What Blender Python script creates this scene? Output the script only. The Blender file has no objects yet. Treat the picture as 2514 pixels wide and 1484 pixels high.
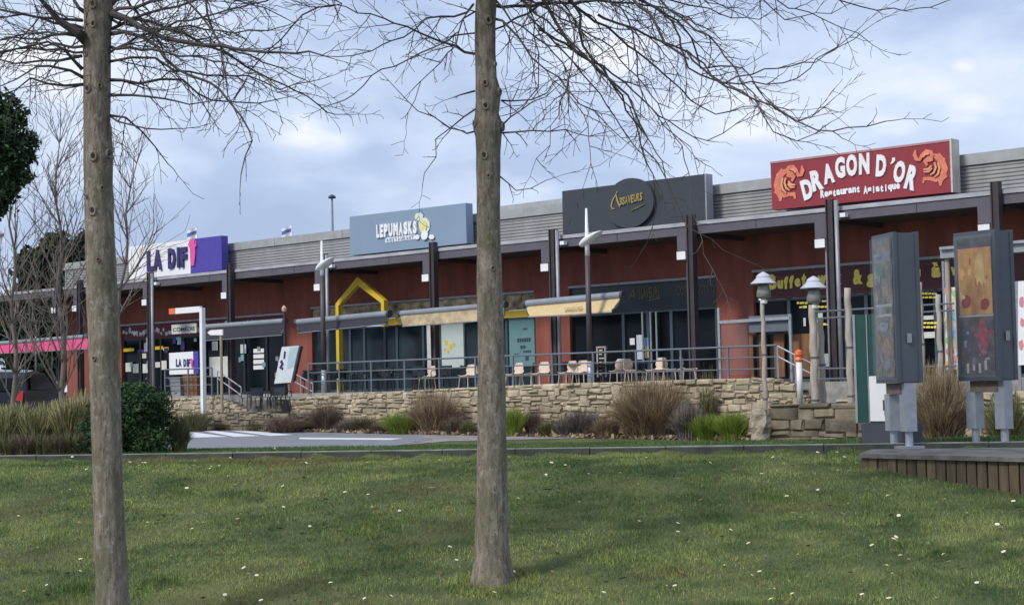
import bpy, math, random
import numpy as np
from mathutils import Vector, Matrix, noise as mnoise
random.seed(7)
rng = np.random.default_rng(11)
R = math.radians
S = bpy.context.scene
COL = S.collection
# ---------------------------------------------------------------- camera, world, sun
EYE = Vector((0, 0, 1.65)); FPX = 4200.0; PITCH = R(2.81); ROLL = R(-1.32)
CM = Matrix.Rotation(R(90) + PITCH, 3, 'X') @ Matrix.Rotation(ROLL, 3, 'Z')
cd = bpy.data.cameras.new('camera'); cam = bpy.data.objects.new('camera', cd); COL.objects.link(cam)
cam.location = EYE; cam.rotation_euler = CM.to_euler()
cd.sensor_width = 36; cd.lens = FPX / 2514 * 36; cd.clip_start = 0.1; cd.clip_end = 3000
S.camera = cam
S.view_settings.view_transform = 'Standard'; S.view_settings.look = 'None'
S.view_settings.exposure = 0.28; S.view_settings.gamma = 1
SUN_DIR = Vector((-0.62, -0.50, 0.72)).normalized()      # towards the sun
sl = bpy.data.lights.new('sun', 'SUN'); sl.energy = 2.15; sl.angle = R(11); sl.color = (1, .95, .87)
so = bpy.data.objects.new('sun', sl); COL.objects.link(so)
so.rotation_euler = SUN_DIR.to_track_quat('Z', 'Y').to_euler(); so.location = (-20, -20, 40)
W = bpy.data.worlds.new('World'); S.world = W; W.use_nodes = True
def ray(x, y):
    v = Vector(((x - 1257) / FPX, (742 - y) / FPX, -1))
    return (CM @ v).normalized()
def build_world():
    nt = W.node_tree; nt.nodes.clear(); N = nt.nodes.new; L = nt.links.new
    out = N('ShaderNodeOutputWorld'); bg1 = N('ShaderNodeBackground'); bg2 = N('ShaderNodeBackground'); mx = N('ShaderNodeMixShader')
    sky = N('ShaderNodeTexSky'); sky.sky_type = 'NISHITA'; sky.sun_disc = False
    sky.sun_elevation = math.asin(SUN_DIR.z); sky.sun_rotation = math.atan2(SUN_DIR.x, SUN_DIR.y)
    L(sky.outputs[0], bg1.inputs[0]); bg1.inputs[1].default_value = 0.1
    tc = N('ShaderNodeTexCoord')
    def noise(scale, det, rough, st=(1, 1, 2.2), off=(0, 0, 0), dist=0):
        mp = N('ShaderNodeMapping'); mp.inputs['Scale'].default_value = st; mp.inputs['Location'].default_value = off
        L(tc.outputs['Generated'], mp.inputs[0])
        n = N('ShaderNodeTexNoise'); n.inputs['Scale'].default_value = scale; n.inputs['Detail'].default_value = det
        n.inputs['Roughness'].default_value = rough; n.inputs['Distortion'].default_value = dist; L(mp.outputs[0], n.inputs[0]); return n.outputs[0]
    def mth(op, a, b):
        m = N('ShaderNodeMath'); m.operation = op
        for i, v in enumerate((a, b)):
            if isinstance(v, (int, float)): m.inputs[i].default_value = v
            else: L(v, m.inputs[i])
        return m.outputs[0]
    n1 = noise(5.5, 6, .5, off=(3.1, .2, 1.7), dist=.2)
    n2 = noise(26, 4, .5, off=(.3, 5.2, .7), dist=.2)
    v = mth('ADD', mth('MULTIPLY', n1, .75), mth('MULTIPLY', n2, .25))
    # bright breaks in the cloud, each at its own place in the sky
    for (px, py, rad, amp) in ((1480, 120, .055, .24), (770, 325, .034, .15), (860, 350, .02, .06), (2380, 270, .022, .12), (2195, 300, .020, .14),
                               (1850, 300, .035, .16), (380, 40, .07, .14), (100, 150, .05, .12), (2365, 160, .010, .12), (1330, 470, .03, .06),
                               (1800, 100, .03, .10), (2250, 60, .05, -.06), (2500, 30, .05, -.07), (680, 520, .05, -.05), (640, 600, .12, -.12), (250, 560, .07, -.06), (1400, 420, .10, -.04)):
        d = ray(px, py)
        sub = N('ShaderNodeVectorMath'); sub.operation = 'SUBTRACT'; L(tc.outputs['Generated'], sub.inputs[0]); sub.inputs[1].default_value = d
        mul = N('ShaderNodeVectorMath'); mul.operation = 'MULTIPLY'; L(sub.outputs[0], mul.inputs[0]); mul.inputs[1].default_value = (1, 1, 1.7)
        ln = N('ShaderNodeVectorMath'); ln.operation = 'LENGTH'; L(mul.outputs[0], ln.inputs[0])
        mr = N('ShaderNodeMapRange'); mr.interpolation_type = 'SMOOTHSTEP'; L(ln.outputs['Value'], mr.inputs[0])
        mr.inputs[1].default_value = 0; mr.inputs[2].default_value = rad; mr.inputs[3].default_value = amp; mr.inputs[4].default_value = 0
        w = mth('MULTIPLY', mr.outputs[0], mth('ADD', mth('MULTIPLY', n2, 1.8), .1)) if amp > 0 else mr.outputs[0]
        v = mth('ADD', v, w)
    cr = N('ShaderNodeValToRGB'); L(v, cr.inputs[0]); e = cr.color_ramp.elements
    e[0].position = .30; e[0].color = (.38, .47, .67, 1); e[1].position = .80; e[1].color = (.93, .94, .98, 1)
    for p, c in ((.42, (.43, .53, .74)), (.50, (.52, .62, .82)), (.60, (.62, .71, .88)), (.68, (.74, .80, .92))):
        k = e.new(p); k.color = (*c, 1)
    L(cr.outputs[0], bg2.inputs[0]); bg2.inputs[1].default_value = .96
    mx.inputs[0].default_value = .93
    L(bg1.outputs[0], mx.inputs[1]); L(bg2.outputs[0], mx.inputs[2]); L(mx.outputs[0], out.inputs[0])
build_world()
# ---------------------------------------------------------------- picture -> place helpers (photo measured at 2514 px wide)
def at(x, y, Y):                      # point of the sight line at depth Y
    d = ray(x, y); return EYE + d * (Y / d.y)
def atz(x, y, z):
    d = ray(x, y); return EYE + d * ((z - EYE.z) / d.z)
U = Vector((.7265, -.6871, 0)).normalized(); NV = Vector((-U.y, U.x, 0))      # along the facade / away from us
P0 = at(2050, 930, 50.0); P0 = Vector((P0.x, P0.y, 0))
FROT = math.atan2(U.y, U.x)
def F(x, y, off=0.0):                 # -> (s, z) on the vertical plane parallel to the facade
    d = ray(x, y); t = ((P0 + NV * off) - EYE).dot(NV) / d.dot(NV); p = EYE + d * t
    return (p - P0).dot(U), p.z
def fw(s, off, z): p = P0 + U * s + NV * off; return Vector((p.x, p.y, z))
def sx(x, off=0.0, y=800): return F(x, y, off)[0]
FLOOR = 1.58
# ---------------------------------------------------------------- materials
MATS = {}
def mat(name, col, rough=.7, metal=0, var=.12, scale=3.0, bump=0.0, bscale=None, spec=.5, col2=None, island=0.0, stretch=(1, 1, 1), alpha=1, trans=0, emit=0, det=5):
    if name in MATS: return MATS[name]
    m = bpy.data.materials.new(name); m.use_nodes = True; nt = m.node_tree; N = nt.nodes.new; L = nt.links.new
    b = nt.nodes['Principled BSDF']; b.inputs['Roughness'].default_value = rough; b.inputs['Metallic'].default_value = metal
    b.inputs['Specular IOR Level'].default_value = spec
    tc = N('ShaderNodeTexCoord'); mp = N('ShaderNodeMapping'); mp.inputs['Scale'].default_value = stretch; L(tc.outputs['Object'], mp.inputs[0])
    n = N('ShaderNodeTexNoise'); n.inputs['Scale'].default_value = scale; n.inputs['Detail'].default_value = det; n.inputs['Roughness'].default_value = .6; L(mp.outputs[0], n.inputs[0])
    cr = N('ShaderNodeValToRGB'); L(n.outputs[0], cr.inputs[0]); e = cr.color_ramp.elements
    c2 = col2 if col2 else tuple(min(1, c * (1 + var)) for c in col); c1 = tuple(c * (1 - var) for c in col)
    e[0].position = .32; e[0].color = (*c1, 1); e[1].position = .68; e[1].color = (*c2, 1)
    o = cr.outputs[0]
    if island:
        g = N('ShaderNodeNewGeometry'); mr = N('ShaderNodeMapRange'); L(g.outputs['Random Per Island'], mr.inputs[0])
        mr.inputs[3].default_value = 1 - island; mr.inputs[4].default_value = 1 + island
        vm = N('ShaderNodeVectorMath'); vm.operation = 'SCALE'; L(o, vm.inputs[0]); L(mr.outputs[0], vm.inputs['Scale']); o = vm.outputs[0]
    L(o, b.inputs['Base Color'])
    if bump:
        n2 = N('ShaderNodeTexNoise'); n2.inputs['Scale'].default_value = bscale or scale * 6; n2.inputs['Detail'].default_value = 4; L(mp.outputs[0], n2.inputs[0])
        bp = N('ShaderNodeBump'); bp.inputs['Strength'].default_value = bump; bp.inputs['Distance'].default_value = .02; L(n2.outputs[0], bp.inputs['Height']); L(bp.outputs[0], b.inputs['Normal'])
    if alpha < 1: b.inputs['Alpha'].default_value = alpha
    if trans: b.inputs['Transmission Weight'].default_value = trans
    if emit: b.inputs['Emission Color'].default_value = (*col, 1); b.inputs['Emission Strength'].default_value = emit
    MATS[name] = m; return m
def srgb(r, g, b): return tuple(((c / 255 + .055) / 1.055) ** 2.4 if c > 10 else c / 255 / 12.92 for c in (r, g, b))
M = {}
M['brick'] = mat('brick_render', (.25, .074, .054), .85, scale=1.1, var=.24, bump=.3, bscale=30, stretch=(1.6, 1.6, .35))
M['clad'] = mat('grey_cladding', (.33, .33, .33), .5, .2, var=.16, scale=1.0, stretch=(1.4, 1, .5))
M['cap'] = mat('parapet_cap', (.36, .37, .37), .5, .2)
M['gutter'] = mat('gutter', (.38, .38, .41), .5, var=.25, scale=1.2, stretch=(1, 1, 4))
M['fascia'] = mat('fascia', (.105, .095, .115), .55, var=.1)
M['column'] = mat('column_steel', (.045, .036, .042), .5, var=.15)
M['soffit'] = mat('soffit', (.06, .045, .045), .8)
M['pipe'] = mat('downpipe', (.30, .31, .34), .45, .2)
M['white'] = mat('white_paint', (.80, .80, .82), .45, var=.05)
M['offwhite'] = mat('offwhite', (.62, .62, .60), .6)
M['glass'] = mat('dark_glass', (.006, .009, .013), .12, var=.4, scale=.8, spec=.12)
M['glass2'] = mat('tinted_glass', (.020, .034, .042), .12, var=.4, scale=.8, spec=.18)
M['frame'] = mat('window_frame', (.055, .085, .105), .45)
M['dframe'] = mat('dark_frame', (.02, .022, .026), .45)
M['steel'] = mat('galvanised', (.36, .38, .42), .4, .4, var=.15, scale=6)
M['rail'] = mat('rail_steel', (.165, .185, .22), .45, .3)
M['concrete'] = mat('concrete', (.30, .29, .27), .9, var=.25, scale=4, bump=.4, bscale=40)
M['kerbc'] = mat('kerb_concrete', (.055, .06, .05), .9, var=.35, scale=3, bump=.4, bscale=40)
M['kerbtop'] = mat('paving_edge', (.26, .24, .235), .9, var=.3, scale=1.5)
M['asphalt'] = mat('asphalt', (.21, .215, .235), .8, var=.12, scale=2)
M['paint'] = mat('road_paint', (.72, .72, .76), .7, var=.1)
M['black'] = mat('black', (.015, .015, .017), .5)
M['dgrey'] = mat('dark_grey', (.05, .055, .065), .5)
M['slate'] = mat('slate_sign', (.038, .045, .056), .55, var=.06)
M['bluegrey'] = mat('bluegrey_sign', (.22, .30, .40), .55, var=.05, scale=.6)
M['red'] = mat('red_sign', (.27, .030, .042), .45, var=.10, scale=.7)
M['violet'] = mat('violet', (.070, .050, .34), .5, var=.06)
M['navy'] = mat('navy', (.03, .022, .14), .5)
M['pink'] = mat('pink', (.72, .09, .33), .6, var=.06)
M['yellow'] = mat('yellow', (.72, .50, .035), .5, var=.06)
M['ytext'] = mat('yellow_text', (.90, .76, .14), .55)
M['gold'] = mat('gold_text', (.33, .26, .10), .5)
M['dgold'] = mat('dim_gold_text', (.13, .11, .055), .5)
M['orange'] = mat('orange_dragon', (.66, .20, .12), .6, var=.2, scale=4)
M['lorange'] = mat('pale_orange', (.72, .34, .18), .6, var=.15, scale=4)
M['beige'] = mat('beige_fabric', (.60, .46, .24), .85, var=.08)
M['awngrey'] = mat('awning_grey', (.028, .031, .040), .8)
M['cassette'] = mat('awning_cassette', (.26, .28, .32), .4, .2)
M['chair'] = mat('beige_plastic', (.66, .54, .44), .5, var=.06)
M['mchair'] = mat('metal_chair', (.045, .052, .062), .4, .5)
M['timber'] = mat('weathered_timber', (.42, .365, .31), .85, var=.3, scale=3, stretch=(3, 3, .4), bump=.4)
M['cedar'] = mat('cedar', (.19, .085, .038), .75, var=.3, scale=2, stretch=(3, 3, .5))
M['totem'] = mat('totem_shell', (.085, .098, .118), .42, .2, var=.12, scale=2)
M['screen'] = mat('screen_frame', (.06, .065, .07), .3)
M['green'] = mat('green_board', (.008, .06, .05), .45)
M['board'] = mat('retaining_boards', (.125, .092, .056), .85, var=.4, scale=3, stretch=(4, 4, .6), island=.28, bump=.5, bscale=30)
M['soil'] = mat('leaf_litter', (.20, .15, .10), .95, var=.5, scale=5, bump=.8, bscale=25)
M['carpaint'] = mat('car_paint', (.012, .014, .022), .2, .3, var=.02)
M['redlamp'] = mat('tail_lamp', (.45, .02, .03), .25)
M['rubber'] = mat('rubber', (.02, .02, .02), .8)
M['orangep'] = mat('orange_plastic', (.80, .17, .06), .5)
# ---------------------------------------------------------------- mesh builder
class MB:
    def __init__(s): s.v = []; s.f = []
    def add(s, vs, fs):
        o = len(s.v); s.v += [tuple(v) for v in vs]; s.f += [tuple(i + o for i in f) for f in fs]
    def hexa(s, p):                   # 8 points: bottom 4 then top 4
        s.add(p, [(0, 3, 2, 1), (4, 5, 6, 7), (0, 1, 5, 4), (1, 2, 6, 5), (2, 3, 7, 6), (3, 0, 4, 7)])
    def box(s, x0, y0, z0, x1, y1, z1):
        s.hexa([(x0, y0, z0), (x1, y0, z0), (x1, y1, z0), (x0, y1, z0), (x0, y0, z1), (x1, y0, z1), (x1, y1, z1), (x0, y1, z1)])
    def fbox(s, s0, s1, o0, o1, z0, z1):   # box in facade coordinates
        s.hexa([fw(s0, o0, z0), fw(s1, o0, z0), fw(s1, o1, z0), fw(s0, o1, z0), fw(s0, o0, z1), fw(s1, o0, z1), fw(s1, o1, z1), fw(s0, o1, z1)])
    def tube(s, pts, rad, n=6, cap=True):
        pts = [Vector(p) for p in pts]; k = len(pts)
        if not hasattr(rad, '__len__'): rad = [rad] * k
        t0 = (pts[1] - pts[0]).normalized(); a = t0.orthogonal().normalized(); o = len(s.v)
        for i in range(k):
            t = (pts[min(i + 1, k - 1)] - pts[max(i - 1, 0)])
            if t.length < 1e-9: t = t0
            t.normalize(); a = (a - t * a.dot(t))
            if a.length < 1e-6: a = t.orthogonal()
            a.normalize(); b = t.cross(a)
            for j in range(n):
                q = 2 * math.pi * j / n; s.v.append(tuple(pts[i] + (a * math.cos(q) + b * math.sin(q)) * rad[i]))
        for i in range(k - 1):
            for j in range(n):
                j2 = (j + 1) % n; s.f.append((o + i * n + j, o + i * n + j2, o + (i + 1) * n + j2, o + (i + 1) * n + j))
        if cap: s.f.append(tuple(o + j for j in range(n))[::-1]); s.f.append(tuple(o + (k - 1) * n + j for j in range(n)))
    def lathe(s, c, prof, n=16):      # prof: (r, z)
        o = len(s.v)
        for r, z in prof:
            for j in range(n):
                q = 2 * math.pi * j / n; s.v.append((c[0] + r * math.cos(q), c[1] + r * math.sin(q), c[2] + z))
        for i in range(len(prof) - 1):
            for j in range(n):
                j2 = (j + 1) % n; s.f.append((o + i * n + j, o + i * n + j2, o + (i + 1) * n + j2, o + (i + 1) * n + j))
        s.f.append(tuple(o + j for j in range(n))[::-1]); s.f.append(tuple(o + (len(prof) - 1) * n + j for j in range(n)))
    def prism(s, pts, d):             # planar polygon of world points, pushed by vector d
        k = len(pts); a = [Vector(p) for p in pts]; b = [p + Vector(d) for p in a]
        s.add(a + b, [tuple(range(k)), tuple(range(2 * k - 1, k - 1, -1))] + [(i, i + k, (i + 1) % k + k, (i + 1) % k) for i in range(k)])
def frame_of(B, rz=0):
    v = np.array(B.v); return Matrix.Translation(((v[:, 0].min() + v[:, 0].max()) / 2, (v[:, 1].min() + v[:, 1].max()) / 2, v[:, 2].min())) @ Matrix.Rotation(rz, 4, 'Z')
WM = {}
def obj(name, B, m, parent=None, rz=None, smooth=False):
    """links the builder as ONE mesh object; vertices are given in world coordinates"""
    if parent is None: fr = frame_of(B, FROT if rz is None else rz)
    else: fr = WM[parent.name]
    inv = fr.inverted(); me = bpy.data.meshes.new(name)
    v = np.array(B.v, dtype=np.float64); A = np.array(inv)
    v = v @ A[:3, :3].T + A[:3, 3]
    nf = len(B.f); lens = np.array([len(f) for f in B.f], dtype=np.int32)
    me.vertices.add(len(v)); me.vertices.foreach_set('co', v.astype(np.float32).ravel())
    idx = np.fromiter((i for f in B.f for i in f), dtype=np.int32)
    me.loops.add(len(idx)); me.loops.foreach_set('vertex_index', idx)
    me.polygons.add(nf); me.polygons.foreach_set('loop_start', np.concatenate(([0], np.cumsum(lens)[:-1])).astype(np.int32))
    me.update(calc_edges=True); me.validate()
    me.polygons.foreach_set('use_smooth', np.full(len(me.polygons), bool(smooth)))
    me.materials.append(m)
    o = bpy.data.objects.new(name, me); COL.objects.link(o)
    if parent is None: o.matrix_basis = fr; WM[o.name] = fr
    else: o.parent = parent; WM[o.name] = fr
    return o
def thing(name, label, cat, loc, rz=None, group=None):
    o = bpy.data.objects.new(name, None); COL.objects.link(o); o.empty_display_size = .2
    fr = Matrix.Translation(loc) @ Matrix.Rotation(FROT if rz is None else rz, 4, 'Z'); o.matrix_basis = fr; WM[o.name] = fr
    return tag(o, label, cat, group)
def tag(o, label=None, cat=None, group=None, kind=None):
    if label: o['label'] = label
    if cat: o['category'] = cat
    if group: o['group'] = group
    if kind: o['kind'] = kind
    return o
def dup(root, loc, rz, label=None, group=None, scale=1):
    r = root.copy(); COL.objects.link(r); r.location = loc; r.rotation_euler = (0, 0, rz); r.scale = (scale,) * 3
    if label: r['label'] = label
    if group: r['group'] = group
    for ch in list(root.children):
        c = ch.copy(); COL.objects.link(c); c.parent = r
        for g in list(ch.children):
            d = g.copy(); COL.objects.link(d); d.parent = c
    return r
# text laid on a vertical plane facing us, along the facade
_tc = {}
def text_mesh(t, bold=0.0):
    k = (t, bold)
    if k in _tc: return _tc[k]
    cu = bpy.data.curves.new('lettering', 'FONT'); cu.body = t; cu.size = 1; cu.extrude = .01; cu.offset = bold; cu.resolution_u = 3
    o = bpy.data.objects.new('lettering', cu); COL.objects.link(o); dg = bpy.context.evaluated_depsgraph_get(); dg.update()
    me = bpy.data.meshes.new_from_object(o.evaluated_get(dg)); v = [tuple(a.co) for a in me.vertices]; f = [tuple(p.vertices) for p in me.polygons]
    bpy.data.objects.remove(o); bpy.data.curves.remove(cu); bpy.data.meshes.remove(me)
    xs = [a[0] for a in v]; ys = [a[1] for a in v]; _tc[k] = (v, f, min(xs), max(xs), min(ys), max(ys)); return _tc[k]
def text(B, t, s0, s1, off, z0, z1, bold=.02, rot=0, shear=0, th=.03):
    """text t fills the rectangle s0..s1, z0..z1 on plane off (rot in radians about its centre)"""
    v, f, xa, xb, ya, yb = text_mesh(t, bold); cs, cz = (s0 + s1) / 2, (z0 + z1) / 2; out = []
    for a in v:
        x = (a[0] - xa) / (xb - xa) * (s1 - s0) - (s1 - s0) / 2; z = (a[1] - ya) / (yb - ya) * (z1 - z0) - (z1 - z0) / 2
        x += shear * z; out.append(fw(cs + x * math.cos(rot) - z * math.sin(rot), off - (a[2] + .01) / .02 * th, cz + x * math.sin(rot) + z * math.cos(rot)))
    B.add(out, f)
# ---------------------------------------------------------------- ground
def kerbY(X): return 23.27 - .257 * X
def sm(t): t = max(0., min(1., t)); return t * t * (3 - 2 * t)
def farz(X, Y):
    z = .03 + .0155 * (min(Y, 110) - 50)
    return z + 1.0 * sm((-14 - X) / 5) * sm((Y - 34) / 8)
def G(X, Y):
    d = kerbY(X) - Y
    if d > 0:
        d = max(.001, d + .32 * sm((X - 2.6) / 2.0) * sm(d / 1.5))
        a = d - 1.2; soft = .5 * (a + math.sqrt(a * a + .35)); s2 = soft if soft < 9 else 9 + (soft - 9) * .3
        z = .70 - .19 * s2
        if abs(X) < 14 and Y > 8: z += .03 * mnoise.noise(Vector((X * .5, Y * .5, 0))) + .012 * mnoise.noise(Vector((X * 2.3, Y * 2.3, 4)))
        return z
    e = -d; t = sm((e - 2.2) / 11)
    return .775 * (1 - t) + farz(X, Y) * t
def atg(x, y, dz=0, Y0=10, Y1=120):          # sight line meets the ground
    d = ray(x, y); Y = Y0
    while Y < Y1:
        p = EYE + d * (Y / d.y)
        if p.z < G(p.x, p.y) + dz: return Vector((p.x, p.y, G(p.x, p.y)))
        Y += .03
    p = EYE + d * (Y1 / d.y); return Vector((p.x, p.y, G(p.x, p.y)))
def atfar(x, y):
    """meets the far, gently rising plain beyond the bank"""
    d = ray(x, y); a = .03 + .0155 * -50; t = (a - EYE.z) / (d.z - .0155 * d.y); p = EYE + d * t; return p
mg = mat('ground_grass', (.05, .075, .022), .95, scale=.9, var=.3, col2=(.13, .14, .045), bump=.6, bscale=20, det=8)
xs = sorted(set([-600, -400, -250, -160, -110, -80, -60, -45, -36, -30, -26, -22, -19, -16] + [round(-14 + .25 * i, 2) for i in range(113)] + [16, 19, 22, 26, 30, 36, 45, 60, 90, 150, 300, 600]))
ys = sorted(set([-300, -100, -40, -15, -5, 0, 3, 6, 8, 10] + [round(12 + .2 * i, 2) for i in range(100)] + [32 + .5 * i for i in range(30)] + [48, 52, 56, 60, 66, 74, 84, 96, 110, 130, 170, 260, 400, 700, 1200]))
B = MB()
B.v = [(X, Y, G(X, Y)) for Y in ys for X in xs]
nx = len(xs); B.f = [(j * nx + i, j * nx + i + 1, (j + 1) * nx + i + 1, (j + 1) * nx + i) for j in range(len(ys) - 1) for i in range(nx - 1)]
tag(obj('ground', B, mg, rz=0, smooth=True), kind='structure')
# road, crossing, path at the foot of the terrace wall
def sheet(name, pts, m, lift, kind='structure'):
    B = MB(); P = [atfar(*p) for p in pts]; B.add([(p.x, p.y, p.z + lift) for p in P], [tuple(range(len(P)))])
    return tag(obj(name, B, m, rz=0), kind=kind)
sheet('path', [(380, 1046), (640, 1046), (900, 1055), (1200, 1059), (1500, 1061), (1900, 1064), (2300, 1062), (2300, 1074), (1850, 1076), (1500, 1073), (1100, 1083), (900, 1100), (300, 1100)], M['kerbtop'], .012)
sheet('road', [(200, 1052), (560, 1049), (700, 1058), (900, 1066), (1030, 1072), (1060, 1078), (900, 1110), (300, 1120)], M['asphalt'], .02)
for k, q in enumerate([[(440, 1061), (468, 1061), (560, 1073), (470, 1075)], [(497, 1058.5), (527, 1058.5), (640, 1071), (575, 1073)], [(555, 1056.5), (590, 1056.5), (720, 1068), (665, 1071)]]):
    o = sheet('zebra_stripe', q, M['paint'], .026, None); tag(o, ('white crossing stripe nearest the dark bush', 'white crossing stripe between the other two on the road', 'white crossing stripe farthest from the dark bush, closest to the wall')[k], 'road marking', 'stripes of the crossing')
tag(sheet('road_line', [(735, 1075), (990, 1077), (960, 1081), (735, 1079)], M['paint'], .026, None), 'long thin white line along the road beyond the lawn', 'road marking')
tag(sheet('drain_grate', [(1430, 1064.5), (1560, 1064.5), (1562, 1068), (1432, 1068)], M['black'], .02, None), 'long dark drain slot in the path behind the middle tree', 'drain')
# soil bed at the foot of the terrace wall
B = MB(); P = [atfar(*p) for p in [(640, 1043), (1100, 1042), (1900, 1052), (1900, 1063), (1500, 1060), (1200, 1058), (900, 1054), (700, 1048)]]
B.add([(p.x, p.y, p.z + .03) for p in P], [tuple(range(len(P)))]); tag(obj('planting_bed', B, M['soil'], rz=0), kind='structure')
# concrete edging along the top of the lawn
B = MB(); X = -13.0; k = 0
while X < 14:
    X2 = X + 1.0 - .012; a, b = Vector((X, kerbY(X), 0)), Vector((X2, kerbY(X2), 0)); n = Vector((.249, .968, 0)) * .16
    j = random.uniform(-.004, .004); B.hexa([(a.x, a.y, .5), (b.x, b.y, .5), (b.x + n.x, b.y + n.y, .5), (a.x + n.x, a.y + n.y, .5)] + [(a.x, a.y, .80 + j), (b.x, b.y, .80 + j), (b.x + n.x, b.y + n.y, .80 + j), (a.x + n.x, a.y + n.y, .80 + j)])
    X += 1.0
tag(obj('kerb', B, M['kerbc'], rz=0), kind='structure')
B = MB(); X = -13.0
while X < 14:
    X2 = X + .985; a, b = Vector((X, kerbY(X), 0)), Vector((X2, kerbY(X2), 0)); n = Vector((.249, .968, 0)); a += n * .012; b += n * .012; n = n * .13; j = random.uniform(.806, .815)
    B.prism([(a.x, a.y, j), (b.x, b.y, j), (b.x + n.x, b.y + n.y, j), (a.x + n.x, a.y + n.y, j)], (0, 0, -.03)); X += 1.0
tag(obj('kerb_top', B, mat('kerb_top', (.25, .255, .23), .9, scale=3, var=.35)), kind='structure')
# retaining wall of boards with the slab the displays stand on
SLZ = .692
PA, PB = atz(2108, 1113, .742), atz(2514, 1122, .742); dv = (PB - PA).normalized(); PC = PB + dv * 6; bk = Vector((-dv.y, dv.x, 0))
rw = thing('retaining_wall', 'ribbed brown board retaining wall capped by a concrete slab at the right of the lawn', 'retaining wall', (PA.x, PA.y, 0), 0)
B = MB(); Lw = (PC - PA).length; t = .12; bw = (PB - PA).length / 16.5
while t < Lw:
    a = PA + dv * t; b = PA + dv * (t + bw * .86); j = random.uniform(-.012, .012); q = bk * (.05 + j); q2 = bk * .16
    a0, b0, a1, b1 = a + q, b + q, a + q2, b + q2; am, bm_ = a + dv * .02 + bk * (.02 + j), b - dv * .02 + bk * (.02 + j)
    B.prism([(p.x, p.y, -.5) for p in (a0, b0, b1, a1)], (0, 0, 1.19)); t += bw
obj('boards', B, M['board'], rw)
B = MB(); e = PC + bk * .2; f = PA + bk * .2; B.hexa([(f.x, f.y, -.5), (e.x, e.y, -.5), (e.x + bk.x * .1, e.y + bk.y * .1, -.5), (f.x + bk.x * .1, f.y + bk.y * .1, -.5), (f.x, f.y, .685), (e.x, e.y, .685), (e.x + bk.x * .1, e.y + bk.y * .1, .685), (f.x + bk.x * .1, f.y + bk.y * .1, .685)])
obj('backing', B, M['dframe'], rw)
B = MB(); a, b = PA, PC; c = Vector((PC.x + 1, kerbY(PC.x + 1) - .06, 0)); d = Vector((PA.x + .42, kerbY(PA.x + .42) - .06, 0))
B.prism([(a.x, a.y, SLZ), (b.x, b.y, SLZ), (c.x, c.y, SLZ), (d.x, d.y, SLZ)], (0, 0, .05)); obj('slab', B, mat('mossy_concrete', (.14, .135, .12), .92, var=.45, scale=3, bump=.5, bscale=40), rw)
B = MB(); a2 = PA + bk * .05; d2 = Vector((d.x, d.y, 0)); s = (d2 - a2).normalized(); w = dv * .12
B.prism([(a2.x, a2.y, -.3), (a2.x + w.x, a2.y + w.y, -.3), (d2.x + w.x, d2.y + w.y, -.3), (d2.x, d2.y, -.3)], (0, 0, .985)); obj('end_face', B, M['board'], rw)
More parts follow.
